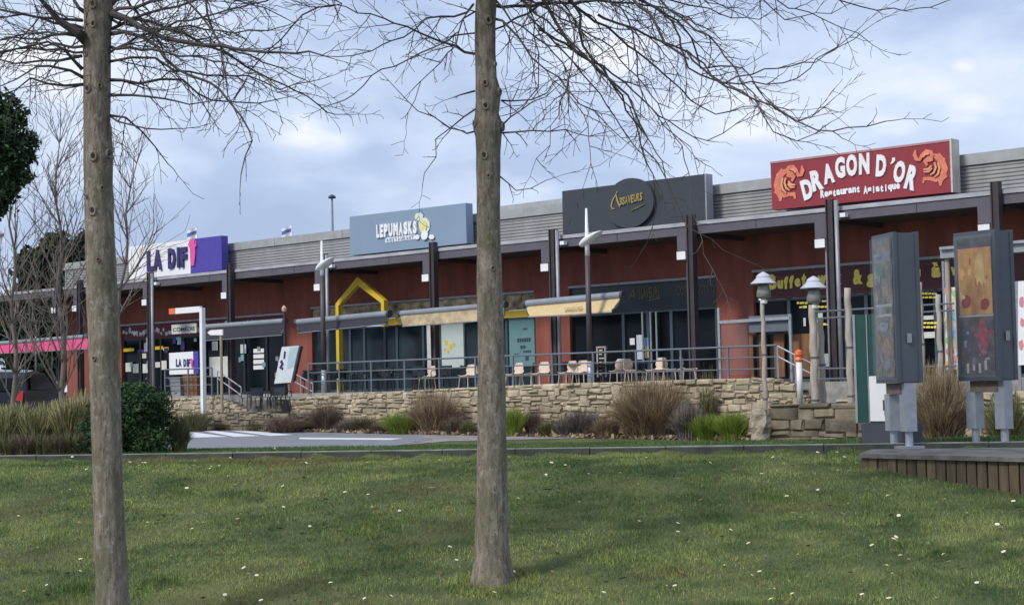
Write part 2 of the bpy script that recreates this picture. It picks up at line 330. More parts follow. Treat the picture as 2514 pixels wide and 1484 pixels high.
# ---------------------------------------------------------------- terrace
OFFW = -2.2
B = MB(); s0, s1 = sx(150, OFFW, 960), sx(2700, OFFW, 930); B.fbox(s0, s1, OFFW + .35, 6, -1.2, FLOOR)
tag(obj('terrace', B, M['concrete']), kind='structure')
ms = mat('wall_stone', (.37, .30, .20), .9, scale=1.1, var=.36, col2=(.56, .48, .35), island=.18, bump=.8, bscale=14)
msd = mat('dark_stone', (.15, .125, .085), .9, scale=1.6, var=.45, col2=(.25, .21, .15), island=.35, bump=.8, bscale=14)
mm = mat('mortar', (.29, .24, .17), .95, scale=6, var=.3)
def stone_wall(name, label, prof, off, m, depth=.4, zb=-.6, rows=(.11, .24), cols=(.16, .58), cat='stone wall'):
    """dry stone wall on the facade-parallel plane off; prof = [(x, y)] photo points of its top edge"""
    P = [F(x, y, off) for x, y in prof]; sA, sB = P[0][0], P[-1][0]
    def top(s):
        for (a, za), (b, zb2) in zip(P, P[1:]):
            if s <= b: return za + (zb2 - za) * (s - a) / max(1e-6, b - a)
        return P[-1][1]
    t = thing(name, label, cat, fw((sA + sB) / 2, off, zb))
    B = MB(); n = 40
    for i in range(n):
        a, b = sA + (sB - sA) * i / n, sA + (sB - sA) * (i + 1) / n
        B.hexa([fw(a, off + .07, zb), fw(b, off + .07, zb), fw(b, off + depth - .03, zb), fw(a, off + depth - .03, zb), fw(a, off + .07, top(a) - .05), fw(b, off + .07, top(b) - .05), fw(b, off + depth - .03, top(b) - .05), fw(a, off + depth - .03, top(a) - .05)])
    obj('core', B, mm, t)
    B = MB(); z = zb; zmax = max(p[1] for p in P)
    while z < zmax:
        h = random.uniform(*rows); s = sA - random.uniform(0, .2)
        while s < sB:
            w = random.uniform(*cols); dzz = random.uniform(-.05, .05); a, b = max(s, sA), min(s + w, sB); hh = h * random.choice((1, 1, 1, .5, 1)); tz = top((a + b) / 2)
            if b - a > .06 and z < tz - .03:
                for (za, zc) in ([(z, z + hh)] if hh == h else [(z, z + hh), (z + hh, z + h)]):
                    za += dzz; zc += random.uniform(-.04, .05)
                    zc = min(zc, tz); g = .008
                    if zc - za < .04: continue
                    def J(v): return v + random.uniform(-.034, .034)
                    pr = off + random.uniform(-.05, .03); e = random.uniform(.03, .055)
                    fr = [(J(a + g + e), pr, J(za + g + e)), (J(b - g - e), pr, J(za + g + e)), (J(b - g - e), pr, J(zc - g - e)), (J(a + g + e), pr, J(zc - g - e))]
                    mi = [(a + g, off + .05, za + g), (b - g, off + .05, za + g), (b - g, off + .05, zc - g), (a + g, off + .05, zc - g)]
                    ba = [(p[0], off + depth, p[2]) for p in mi]
                    B.add([fw(*p) for p in fr + mi + ba], [(0, 1, 2, 3)] + [(i, i + 4, (i + 1) % 4 + 4, (i + 1) % 4) for i in range(4)] + [(i + 4, i + 8, (i + 1) % 4 + 8, (i + 1) % 4 + 4) for i in range(4)])
            s += w
        z += h
    obj('stones', B, m, t); return t
stone_wall('terrace_wall', 'long pale rubble stone wall under the terrace railing', [(690, 993), (712, 980), (760, 973), (900, 962), (1150, 950), (1370, 940), (1500, 937), (1700, 930), (1905, 926), (1950, 945), (1992, 985)], OFFW, ms)
stone_wall('stair_wall', 'short stone wall beside the steps behind the dark bush', [(405, 978), (520, 973), (560, 985), (615, 1012)], OFFW - .5, ms)
stone_wall('step_wall', 'low brownish stone retaining wall in front of the terrace steps', [(470, 1015), (600, 1012), (690, 1012), (705, 1018)], OFFW - 1.6, msd)
stone_wall('boundary_wall', 'dark low dry stone wall in front of the ramp, left of the green board', [(1888, 992), (1960, 990), (2055, 986), (2140, 1000)], -6.0, msd, depth=.6, rows=(.16, .34), cols=(.3, 1.0))
stone_wall('side_wall', 'pale stone wall below the lamp posts behind the green board', [(2050, 975), (2110, 985), (2180, 975), (2540, 955)], -3.6, ms)
B = MB(); p = fw(sx(1866, -6.1, 1040), -6.1, 0)
prof = [(.28, -.5), (.31, -.1), (.30, .12), (.27, .3), (.31, .45), (.30, .6), (.27, .78), (.2, .9), (.1, .95)]
B.lathe((p.x, p.y, 0), prof, 9)
B.v = [(x + .10 * mnoise.noise(Vector((x * 4, y * 4, z * 3))) + .06 * z, y + .10 * mnoise.noise(Vector((x * 4, y * 4, z * 3 + 9))), z) for x, y, z in B.v]
tag(obj('standing_stone', B, mat('upright_stone', (.22, .18, .13), .95, scale=5, var=.4, col2=(.46, .40, .31), bump=.9, bscale=18)), 'rough upright pale stone at the left end of the dark low wall', 'stone')
# steps between the two walls, and the ramp on the right
B = MB()
for k in range(6):
    B.fbox(sx(600, -2.4, 990), sx(700, -2.4, 990), -3.9 + .33 * k, -1.85, .05 + .22 * k if k else -.3, .27 + .22 * k)
tag(obj('stairs', B, mat('step_stone', (.13, .115, .095), .9, var=.4, scale=4)), 'concrete steps up to the terrace beside the blackboard sign', 'stairs')
B = MB(); sa, sb = sx(1950, OFFW, 960), sx(2110, OFFW, 970)
B.hexa([fw(sa, OFFW + .4, -.3), fw(sb, OFFW + .4, -.3), fw(sb, 0, -.3), fw(sa, 0, -.3), fw(sa, OFFW + .4, FLOOR), fw(sb, OFFW + .4, 1.0), fw(sb, 0, 1.0), fw(sa, 0, FLOOR)])
tag(obj('ramp', B, M['concrete']), kind='structure')
# ---------------------------------------------------------------- the retail building
bl = thing('retail_building', 'long brick red shop block with grey ribbed parapet and canopy on dark columns', 'building', fw(sx(1300), 2.5, FLOOR))
ZG = F(1780, 535.5)[1]; ZG1 = F(1780, 545)[1]; ZF = F(1780, 567)[1]; ZC = F(2457, 446)[1]
WO = 2.5
def wz(x, y, off=WO): return F(x, y, off)[1]
sL, sR = sx(-200, WO), sx(2760, WO); sW = sx(163, WO)
ops = [(298, 703, wz(650, 772)), (766, 1316, wz(1310, 714)), (1400, 1762, wz(1700, 681)), (1853, 2640, wz(1855, 664))]
B = MB(); prev = sW
for x0, x1, zt in ops:
    a, b = sx(x0, WO, 850), sx(x1, WO, 850)
    B.fbox(prev, a, WO, WO + .3, FLOOR - .5, ZG - .1); B.fbox(a, b, WO, WO + .3, zt, ZG - .1); prev = b
B.fbox(prev, sR, WO, WO + .3, FLOOR - .5, ZG - .1)
obj('wall', B, M['brick'], bl)
B = MB(); B.fbox(sW, sW + .3, WO + .301, WO + 14, FLOOR - 1, ZG - .1); obj('end_wall', B, M['brick'], bl)
# reveals
B = MB()
for x0, x1, zt in ops:
    a, b = sx(x0, WO, 850), sx(x1, WO, 850); B.fbox(a, b, WO - .05, WO + .28, zt - .06, zt + .02)
obj('lintel', B, M['pipe'], bl)
# parapet of ribbed sheet
OP = 1.15; zp0 = ZG + .02; zp1 = wz(1738, 456, OP); sP = sx(160, OP, 650)
B = MB(); n = int((zp1 - .32 - zp0) / .11)
for i in range(n):
    z = zp0 + i * .11
    B.add([fw(sP, OP, z), fw(sR, OP, z), fw(sR, OP - .022, z + .03), fw(sP, OP - .022, z + .03), fw(sR, OP - .022, z + .075), fw(sP, OP - .022, z + .075), fw(sR, OP, z + .105), fw(sP, OP, z + .105)], [(0, 1, 2, 3), (3, 2, 4, 5), (5, 4, 6, 7)])
B.fbox(sP, sR, OP + .005, OP + .25, zp0 - .1, zp1 - .03)
obj('parapet', B, M['clad'], bl)
B = MB(); B.fbox(sP - .03, sR, OP - .08, OP + .35, zp0 + n * .11 + .01, zp1); obj('parapet_cap', B, M['cap'], bl)
s = sP + 3.1
while s < sR: B = MB(); B.fbox(s, s + .018, OP - .0835, OP - .079, zp0 + n * .11 + .01, zp1 + .002); obj('cap_joint', B, M['fascia'], bl); s += 4.2
s = sL + 2
while s < sR: B = MB(); B.fbox(s, s + .02, .0155, .021, ZF, ZG1 - .004); obj('fascia_joint', B, M['black'], bl); s += 5.5
B = MB(); B.fbox(sP + .05, sR, OP + .36, 30, ZG, zp1 - .25); obj('roof', B, M['cap'], bl)
# raised roof strip seen past the middle tree
B = MB(); B.fbox(sx(1225, 6, 500), sx(1420, 6, 490), 6, 16, zp1 - .3, wz(1290, 498, 6)); obj('rooflight', B, M['cap'], bl)
# canopy
B = MB(); B.fbox(sL, sR, -.02, .10, ZG1, ZG); B.fbox(sL, sR, .1, .24, ZG1 + .02, ZG - .03); obj('gutter', B, M['gutter'], bl)
B = MB(); B.fbox(sL, sR, .02, .2, ZF, ZG1 - .003); obj('fascia', B, M['fascia'], bl)
B = MB(); B.hexa([fw(sL, .2, ZF + .04), fw(sR, .2, ZF + .04), fw(sR, WO - .01, ZF + .04), fw(sL, WO - .01, ZF + .04), fw(sL, .2, ZG1 + .01), fw(sR, .2, ZG1 + .01), fw(sR, WO - .01, ZG1 + .05), fw(sL, WO - .01, ZG1 + .05)]); obj('canopy', B, M['soffit'], bl)
cols = [(145, 0), (197, 0), (370, 1), (567, 0), (798, 1), (1067, 0), (1363, 1), (1703, 0), (2048, 1), (2457, 0)]
for x, pipe in cols:
    s = sx(x, -.15, 800); B = MB(); w = .12
    B.fbox(s - w, s - w + .035, -.25, -.03, FLOOR - .3, ZC); B.fbox(s + w - .035, s + w, -.25, -.03, FLOOR - .3, ZC); B.fbox(s - w + .03, s + w - .03, -.2, -.15, FLOOR - .3, ZC)
    c = obj('column', B, M['column'], bl)
    B = MB(); B.fbox(s - w - .14, s - w - .003, -.1, .0, FLOOR, ZF - .55); obj('side_post', B, M['pipe' if pipe else 'fascia'], c)
    B = MB(); B.prism([fw(s - w - .003, -.14, ZF + .02), fw(s - w - .45, -.14, ZF + .02), fw(s - w - .45, -.14, ZF - .5), fw(s - w - .003, -.14, ZF - .5)], NV * .12); obj('bracket', B, M['fascia'], c)
    if pipe:
        B = MB(); B.tube([fw(s + w + .12, -.22, FLOOR - .2), fw(s + w + .12, -.22, ZC - .05)], .065, 10); obj('downpipe', B, M['pipe'], c, smooth=True)
        B = MB(); B.fbox(s + w + .22, s + w + .40, -.20, -.03, ZG1 - .22, ZG1 - .1); obj('spout', B, M['white'], c)
    B = MB(); B.fbox(s - w, s + w, .2, WO - .005, ZF - .10, ZF + .037); obj('rafter', B, M['soffit'], c)
    zb = ZF - .78
    lb = {145: 'white box lamp on the leftmost canopy column, behind the bare thin trees', 197: 'white box lamp on the column beside the left tree trunk', 370: 'white box lamp under the white and violet sign', 567: 'white box lamp on the column right of the violet sign',
          798: 'white box lamp on the column left of the yellow gable', 1067: 'white box lamp under the blue-grey sign', 1363: 'white box lamp on the column right of the middle tree', 1703: 'white box lamp under the black round sign',
          2048: 'white box lamp on the column under the red sign', 2457: 'white box lamp on the column above the right display'}[x]
    B = MB(); B.fbox(s - w - .40, s - w - .06, -.24, .0, zb, zb + .25); lt = thing('wall_lamp', lb, 'lamp', fw(s - w - .23, -.12, zb), group='white box lamps on the canopy columns')
    obj('lamp_box', B, M['white'], lt)
    B = MB(); B.fbox(s - w - .28, s - w - .18, -.20, -.05, zb + .252, ZF - .495); obj('mount', B, M['fascia'], lt)
# ---------------------------------------------------------------- shopfronts
def rect(x0, yt, yb, x1, off):
    a = F(x0, yt, off); b = F(x0, yb, off); c = F(x1, (yt + yb) / 2, off); return a[0], c[0], b[1], a[1]
def panel(name, x0, yt, yb, x1, off, m, parent, th=.04):
    s0, s1, z0, z1 = rect(x0, yt, yb, x1, off); B = MB(); B.fbox(s0, s1, off, off + th, z0, z1); return obj(name, B, m, parent)
def glazing(x0, x1, ztop, cuts, trans, mf, mgl, off=WO + .12, doors=()):
    """panes between cuts (photo x), each a window or door part with its frame"""
    c = [sx(x, off, 850) for x in [x0] + list(cuts) + [x1]]; out = []
    for i, (a, b) in enumerate(zip(c, c[1:])):
        isd = i in doors; B = MB(); fz = .06
        B.fbox(a + fz, b - fz, off + .03, off + .05, FLOOR + .05, trans - fz); w = obj('door' if isd else 'window', B, mgl, bl)
        B = MB(); B.fbox(a, a + fz, off - .02, off + .08, FLOOR, ztop); B.fbox(b - fz, b - .003, off - .02, off + .08, FLOOR, ztop); B.fbox(a + fz, b - fz, off - .015, off + .075, trans - fz, trans); B.fbox(a + fz, b - fz, off - .015, off + .075, FLOOR, FLOOR + .1); obj('frame', B, mf, w)
        out.append(w)
    return out
# 1: white and violet shop
z = ops[0][2]; tr = wz(650, 812); glazing(298, 703, z, (345, 395, 450, 505, 545, 600, 655), tr, M['dframe'], M['glass'], doors=(5, 6))
mf1 = mat('dark_red_fascia', (.11, .012, .02), .6)
s0, s1 = sx(298, WO + .1, 800), sx(703, WO + .1, 800); B = MB(); B.fbox(s0, s1, WO + .07, WO + .1, tr, z - .07); fp = obj('fascia_panel', B, mf1, bl)
B = MB(); s = s0 + .1; rr = random.Random(5)
while s < s1 - .5:
    w = rr.uniform(.18, .34); h = rr.uniform(.25, .55) * (z - tr); zz = tr + rr.uniform(.1, .35) * (z - tr); k = rr.randint(5, 8)
    pts = [fw(s + w / 2 + w / 2 * math.cos(q) * rr.uniform(.5, 1), WO + .069, zz + h / 2 + h / 2 * math.sin(q) * rr.uniform(.5, 1.1)) for q in [6.283 * j / k for j in range(k)]]
    B = MB(); B.prism(pts, NV * -.01); obj('print_shape', B, mat('pale_print', (.62, .62, .66), .7, var=.4, scale=2), fp); s += w * rr.uniform(.65, 1.0)
panel('poster', 514, 876, 925, 560, WO + .1, M['offwhite'], bl, .01)
for k in range(4): panel('menu_sheet', 622, 856 + 13.5 * k, 866 + 13.5 * k, 648, WO + .1, M['white'], bl, .01)
for k, (x, y) in enumerate(((308, 890), (326, 893), (350, 893), (395, 885), (520, 838), (590, 845))): panel('poster', x, y, y + 22, x + 14, WO + .1, M['offwhite'], bl, .01)
rr = random.Random(3)
for k in range(20):
    x, y, h = rr.uniform(302, 500), rr.uniform(822, 905), rr.uniform(6, 22); panel('poster', x, y, y + h, x + rr.uniform(5, 13), WO + .085 - k * .001, (M['offwhite'], mat('cyan_paper', (.16, .34, .40), .6), mat('lilac_paper', (.32, .30, .50), .6), M['navy'])[k % 4], bl, .008)
for k in range(10):
    x, y, h = rr.uniform(560, 690), rr.uniform(850, 915), rr.uniform(6, 16); panel('poster', x, y, y + h, x + rr.uniform(4, 10), WO + .085 - k * .001, (mat('grey_paper', (.25, .26, .27), .6), MATS['cyan_paper'])[k % 2], bl, .008)
for x, y, w in ((303, 855, 26), (338, 858, 16), (378, 850, 22), (400, 852, 14)): panel('window_sticker', x, y, y + 8, x + w, WO + .1, M['yellow'] if w != 16 else M['navy'], bl, .01)
panel('window_sign', 421, 797, 820, 482, 1.6, M['offwhite'], bl)
B = MB(); a = rect(425, 802, 814, 479, 1.6); text(B, 'COMÉDIE', a[0], a[1], 1.595, a[2], a[3], .01, 0, 0, .01); obj('window_lettering', B, M['dgrey'], bl)
# 2: yellow shop
z = ops[1][2]; tr = wz(1250, 780); glazing(766, 1316, z, (800, 860, 895, 945, 975, 1040, 1083, 1140, 1190, 1245), tr, M['frame'], M['glass2'], doors=(1, 2))
s0, s1 = sx(766, WO + .1, 800), sx(1316, WO + .1, 800); B = MB(); B.fbox(s0, s1, WO + .07, WO + .1, tr + .28, z - .07)
obj('fascia_panel', B, mat('food_print', (.05, .03, .02), .6, scale=2.6, var=.6, col2=(.62, .48, .28), det=6), bl)
B = MB(); B.fbox(sx(945, WO, 800), s1, WO - .04, WO + .06, tr, tr + .26); obj('yellow_beam', B, M['yellow'], bl)
panel('poster', 1083, 793, 902, 1138, WO + .09, mat('pale_poster', (.52, .60, .58), .5, var=.05), bl, .02)
B = MB()
for x, y, r in ((1095, 840, 5), (1106, 850, 6), (1100, 862, 4), (1114, 845, 4), (1092, 857, 3)):
    s_, z_ = F(x, y, WO + .085); B.prism([fw(s_ + r * .016 * math.cos(q) * (1 + .3 * math.sin(3 * q)), WO + .085, z_ + r * .02 * math.sin(q)) for q in [6.283 * j / 10 for j in range(10)]], NV * -.006)
obj('poster_print', B, M['yellow'], bl)
panel('poster', 1249, 783, 900, 1312, WO + .09, mat('teal_poster', (.13, .27, .29), .45, var=.08), bl, .02)
B = MB()
for x, y, w, h in ((1270, 830, 34, 9), (1278, 848, 14, 7), (1285, 860, 20, 5), (1262, 868, 14, 4), (1290, 872, 9, 12), (1284, 805, 12, 4)):
    a = rect(x, y, y + h, x + w, WO + .085); n = max(2, int(w / 5))
    for i in range(n): B.fbox(a[0] + (a[1] - a[0]) * i / n, a[0] + (a[1] - a[0]) * (i + .7) / n, WO + .075, WO + .085, a[2], a[3])
obj('poster_print', B, M['dgrey'], bl)
panel('white_post', 1047, 790, 915, 1060, WO - .1, M['offwhite'], bl, .1)
# yellow gable portal in front of the doors
B = MB(); OY = 1.0
def ybar(B, p, q, w, off=OY):
    a, b = F(*p, off), F(*q, off); d = Vector((b[0] - a[0], b[1] - a[1])).normalized(); n = Vector((-d.y, d.x)) * w / 2
    B.prism([fw(a[0] + n.x, off, a[1] + n.y), fw(b[0] + n.x, off, b[1] + n.y), fw(b[0] - n.x, off, b[1] - n.y), fw(a[0] - n.x, off, a[1] - n.y)], NV * .28)
yg = thing('gable_frame', 'yellow house-shaped portal frame framing the shop door', 'door frame', fw(sx(880, OY), OY, FLOOR))
s0, s1 = sx(829, OY, 860), sx(941, OY, 860); zk = wz(825, 745, OY); za = wz(877, 679, OY); sm_ = sx(877, OY, 680); w = .17
path_o = [(s0 - w / 2, FLOOR), (s0 - w / 2, zk), (sm_, za), (s1 + w / 2, zk), (s1 + w / 2, zk - 1.0)]; path_i = [(s0 + w / 2, FLOOR), (s0 + w / 2, zk - .1), (sm_, za - .32), (s1 - w / 2, zk - .1), (s1 - w / 2, zk - 1.0)]
for i, nm in enumerate(('post', 'rafter', 'rafter', 'short_post')):
    B = MB(); B.prism([fw(path_o[i][0], OY, path_o[i][1]), fw(path_o[i + 1][0], OY, path_o[i + 1][1]), fw(path_i[i + 1][0], OY, path_i[i + 1][1]), fw(path_i[i][0], OY, path_i[i][1])], NV * .2); obj(nm, B, M['yellow'], yg)
# 3: black and gold bistro
z = ops[2][2]; tr = wz(1762, 752); ws = glazing(1400, 1762, z, (1450, 1532, 1592, 1650, 1705), tr, M['frame'], M['glass'], doors=(2, 3))
s0, s1 = sx(1400, WO + .1, 720), sx(1762, WO + .1, 720); B = MB(); B.fbox(s0, s1, WO + .09, WO + .12, tr, z - .07); fp = obj('fascia_panel', B, mat('bistro_fascia', (.016, .028, .034), .4), bl)
B = MB(); a = rect(1568, 706, 734, 1620, WO + .085); text(B, '3SAVEURS', a[0], a[1], WO + .085, a[2], a[3], .02, .04, .1, .01); a = rect(1544, 703, 736, 1565, WO + .085); text(B, 'À', a[0], a[1], WO + .085, a[2], a[3], .0, .04, .3, .01)
a = rect(1590, 731, 739, 1622, WO + .085); B.prism([fw(a[0], WO + .085, a[2]), fw(a[1], WO + .085, a[3] - .05), fw(a[1], WO + .085, a[3]), fw(a[0], WO + .085, a[2] + .04)], NV * -.01); obj('lettering', B, M['dgold'], fp)
B = MB(); a = rect(1660, 697, 724, 1697, WO + .085); text(B, 'CÔTÉ', a[0], a[1], WO + .085, a[2], a[3], .0, 0, 0, .01); a = rect(1708, 697, 721, 1757, WO + .085); text(B, 'BISTRÔ', a[0], a[1], WO + .085, a[2], a[3], .0, 0, 0, .01); obj('lettering', B, M['dgold'], fp)
for x in (1577, 1597, 1611):
    B = MB(); s_ = sx(x, WO - .1, 850); B.tube([fw(s_, WO - .06, FLOOR + .1), fw(s_, WO - .06, wz(x, 765, WO))], .035, 8); obj('door_handle', B, M['steel'], ws[2] if x < 1590 else ws[3])
panel('poster', 1562, 822, 882, 1577, WO + .08, mat('bluish_paper', (.50, .58, .66), .6), bl, .02); panel('poster', 1546, 830, 846, 1558, WO + .08, M['white'], bl, .02); panel('poster', 1582, 828, 850, 1592, WO + .08, mat('blue_sheet', (.12, .28, .42), .6), bl, .02); panel('poster', 1583, 850, 878, 1593, WO + .08, mat('tan_sheet', (.42, .36, .24), .6), bl, .02)
# 4: asian restaurant
z = ops[3][2]; tr = wz(1855, 737); ws = glazing(1853, 2640, z, (1940, 2010, 2080, 2130, 2190, 2250, 2300, 2360, 2430, 2500), tr, M['frame'], M['glass'], doors=(3, 4))
s0, s1 = sx(1870, WO + .1, 700), sx(2640, WO + .1, 700); B = MB(); B.fbox(s0, s1, WO + .04, WO + .08, tr, z - .09); fp = obj('fascia_panel', B, mat('wine_fascia', (.085, .020, .026), .55), bl)
B = MB()
def ytxt(t, x0, x1, yt, yb, rot=.0, bold=.065):
    B = MB(); a = rect(x0, yt, yb, x1, WO + .035); text(B, t, a[0], a[1], WO + .035, a[2], a[3], bold, rot, .05, .02); obj('letter', B, M['ytext'], fp)
for ch, x0, x1, yt, yb in (('B', 1887, 1907, 674, 711), ('u', 1909, 1923, 688, 709), ('f', 1925, 1936, 678, 709), ('f', 1938, 1949, 676, 707), ('e', 1951, 1966, 683, 704), ('t', 1968, 1980, 670, 703),
                           ('w', 2007, 2030, 676, 700), ('o', 2031, 2045, 676, 697), ('k', 2048, 2068, 664, 697), ('&', 2094, 2118, 661, 699), ('g', 2128, 2150, 672, 706), ('r', 2152, 2163, 668, 690), ('i', 2165, 2172, 660, 689),
                           ('l', 2174, 2181, 656, 688), ('l', 2184, 2191, 655, 687), ('a', 2193, 2208, 664, 686), ('d', 2211, 2226, 652, 685), ('e', 2228, 2243, 662, 683), ('s', 2247, 2261, 660, 682), ('à', 2287, 2310, 644, 682),
                           ('v', 2334, 2350, 655, 676), ('o', 2352, 2368, 654, 675), ('l', 2371, 2377, 642, 674), ('o', 2380, 2396, 651, 672), ('n', 2399, 2415, 649, 670), ('t', 2418, 2430, 638, 668), ('é', 2433, 2449, 636, 667)):
    ytxt(ch, x0, x1, yt, yb, random.uniform(-.06, .06))
B = MB()
for x0, x1, y in ((1956, 1985, 741), (2018, 2045, 736), (2050, 2062, 735), (2005, 2042, 750), (1962, 1980, 751), (2000, 2044, 793), (1988, 1998, 793), (2262, 2300, 718), (2262, 2296, 727), (2264, 2300, 790), (2262, 2300, 800)):
    x = x0
    while x < x1 - 2:
        w = random.uniform(5, 11); panel('window_sticker', x, y + random.uniform(-1, 1), y + 5, x + w, WO + .09, M['ytext'], bl, .01); x += w + 1.5
for x, yt, yb, x1 in ((2008, 768, 806, 2020), (2008, 822, 860, 2022), (1972, 780, 800, 1978), (2262, 700, 712, 2290), (2262, 775, 785, 2292), (2262, 815, 830, 2295)): panel('poster', x, yt, yb, x1, WO + .08, M['offwhite'], bl, .02)
panel('counter_panel', 2012, 868, 900, 2050, WO + .05, mat('pale_panel', (.33, .40, .42), .5), bl, .03)
# ---------------------------------------------------------------- signs on the roof edge
def flin(p, q, off):                       # two photo points -> (s0,z0,s1,z1)
    a, b = F(*p, off), F(*q, off); return a[0], a[1], b[0], b[1]
def slab(B, tl, tr, br, bl_, off, th):     # four photo corners on plane off, pushed back by th
    B.prism([fw(F(*p, off)[0], off, F(*p, off)[1]) for p in (tl, tr, br, bl_)], NV * th)
def letter(parent, ch, cx, cy, w, h, off, m, rot=0, bold=.03, shear=0, nm='letter', th=.03):
    a = F(cx - w / 2, cy, off); b = F(cx + w / 2, cy, off); c = F(cx, cy - h / 2, off); d = F(cx, cy + h / 2, off); B = MB()
    text(B, ch, a[0], b[0], off, d[1], c[1], bold, rot, shear, th); return obj(nm, B, m, parent)
def ribbon(B, pts, wd, off, th=.015):      # tapered stroke along photo points
    P = [Vector(F(*p, off)) for p in pts]; k = len(P); sc = (F(pts[0][0] + 1, pts[0][1], off)[0] - F(pts[0][0], pts[0][1], off)[0]) * .8
    L_, R_ = [], []
    for i in range(k):
        d = (P[min(i + 1, k - 1)] - P[max(i - 1, 0)]).normalized(); n = Vector((-d.y, d.x)) * (wd[i] if hasattr(wd, '__len__') else wd) * sc / 2; L_.append(P[i] + n); R_.append(P[i] - n)
    for i in range(k - 1):
        q = [fw(p.x, off, p.y) for p in (L_[i], L_[i + 1], R_[i + 1], R_[i])]; B.prism(q, NV * -(th + i * .0004))
OS = .45
t = thing('shop_sign', 'white and violet box sign lettered LA DIF above the canopy', 'sign', fw(sx(430, OS), OS, ZG))
B = MB(); slab(B, (315, 606), (466, 588), (468, 671), (317, 686), OS, .3); obj('white_panel', B, M['white'], t)
B = MB(); slab(B, (467, 587), (543, 578), (545, 662), (469, 670.8), OS - .01, .34); obj('violet_panel', B, M['violet'], t)
for ch, x, y, w in (('L', 371, 641, 15), ('A', 389, 638, 20), ('D', 424, 634, 17), ('I', 440, 632, 5), ('F', 454, 631, 14)): letter(t, ch, x, y, w, 50, OS - .01, M['navy'], bold=.05, th=.08)
B = MB(); ribbon(B, [(463, 603), (467, 594), (473, 590), (480, 595), (482, 603)], [4, 6, 8, 6, 4], OS - .02); ribbon(B, [(473, 592), (475, 620), (474, 652)], [15, 16, 10], OS - .022, .05); ribbon(B, [(465, 602), (474, 606), (482, 600)], [7, 9, 6], OS - .05); obj('pink_letter', B, M['pink'], t)
t = thing('shop_sign', 'blue-grey box sign with white lettering and a yellow and white splash emblem', 'sign', fw(sx(1000, OS), OS, ZG))
B = MB(); slab(B, (858, 532), (1143, 498), (1146, 597), (860, 627), OS, .35); obj('panel', B, M['bluegrey'], t)
x = 926
for ch, w in zip('LEPUMASKS', (8, 9, 11, 11, 13, 11, 11, 11, 10)):
    letter(t, ch, x + w / 2, 567.5 - (x - 926) * .112, w * .88, 32, OS - .01, M['white'], bold=.06, th=.06); x += w + .6
B = MB(); slab(B, (946, 583.5), (1018, 575), (1018, 587), (946, 596), OS - .02, .02); obj('white_band', B, M['white'], t)
x = 949
for ch in 'RESTAURANT': letter(t, ch, x + 3, 589.7 - (x - 946) * .115, 5, 8, OS - .025, M['bluegrey'], bold=.02, th=.01); x += 6.8
def blob(B, cx, cy, rx, ry, off, th, k=14, wob=.18, seed=1):
    rr = random.Random(seed); B.prism([fw(*(lambda a: (a[0], off, a[1]))(F(cx + rx * math.cos(q) * (1 + wob * rr.uniform(-1, 1)), cy + ry * math.sin(q) * (1 + wob * rr.uniform(-1, 1)), off))) for q in [6.2832 * i / k for i in range(k)]], NV * -th)
for nm, c, rx, ry, m, sd, o in (('emblem_cap', (1030, 532), 10, 10, 'cream', 3, .01), ('emblem_splash', (1043, 555), 14, 20, 'cream', 4, .012), ('emblem_flower', (1040, 555), 8, 15, 'butter', 6, .05), ('emblem_body', (1043, 577), 9, 12, 'white', 8, .06), ('emblem_dot', (1060, 581), 6.5, 6, 'white', 5, .04), ('emblem_leaf', (1025, 582), 6, 6, 'white', 9, .03)):
    B = MB(); blob(B, *c, rx, ry, OS - o, .03, seed=sd, wob=.14); obj(nm, B, {'cream': mat('cream', (.68, .70, .58), .5), 'butter': mat('butter', (.72, .66, .25), .5), 'white': M['white']}[m], t)
t = thing('shop_sign', 'black sign with a raised disc and slanted gold lettering', 'sign', fw(sx(1550, OS), OS, ZG))
B = MB(); slab(B, (1380, 469), (1729, 427), (1732, 541), (1382, 575), OS, .3); obj('panel', B, M['slate'], t)
B = MB(); slab(B, (1729.5, 426.5), (1733, 426), (1736, 540), (1732.5, 541), OS - .02, .34); obj('edge_trim', B, M['pipe'], t)
c = F(1545, 498, OS - .13); rx = (F(1605, 498, OS - .13)[0] - c[0]); rz = F(1545, 437, OS - .13)[1] - c[1]; B = MB()
B.prism([fw(c[0] + rx * math.cos(q), OS - .13, c[1] + rz * math.sin(q)) for q in [6.2832 * i / 48 for i in range(48)]], NV * .126); dsc = obj('disc', B, M['slate'], t)
OD = OS - .15
for i, ch in enumerate('3SAVEURS'): letter(dsc, ch, 1525 + i * 7.1, 494.5 - i * 1.75, 6.4, 19 + i * .2, OD, M['gold'], bold=.03, shear=.1, th=.03)
B = MB(); ribbon(B, [(1512, 478), (1505, 490), (1501, 505), (1504, 512), (1510, 512)], [2, 3.5, 4, 3, 2], OD); ribbon(B, [(1512, 476), (1516, 492), (1522, 508)], [3, 4.5, 3], OD + .002); ribbon(B, [(1513, 474), (1517, 470)], 2.5, OD); obj('accented_a', B, M['gold'], dsc)
B = MB(); ribbon(B, [(1550, 516), (1562, 511), (1572, 506), (1583, 501)], [3, 4, 3, 1.5], OD); obj('underline', B, M['dgold'], dsc)
def z6(x, y): return ((2100 + x / 4.334) / 1.1225, (370 + y / 4.334) / 1.1225)
t = thing('shop_sign', 'large dark red sign lettered DRAGON D\'OR with two orange dragons', 'sign', fw(sx(2110, OS), OS, ZG))
B = MB(); slab(B, z6(100, 342), z6(2238, 70), z6(2268, 690), z6(122, 903), OS, .30); obj('panel', B, M['red'], t)
B = MB(); s_, za_, s2, zb_ = flin(z6(2240, 66), z6(2270, 692), OS); B.fbox(s_ + .005, s_ + .06, OS - .02, OS + .42, zb_, za_ + .03); obj('side_trim', B, mat('cream_trim', (.55, .52, .46), .5), t)
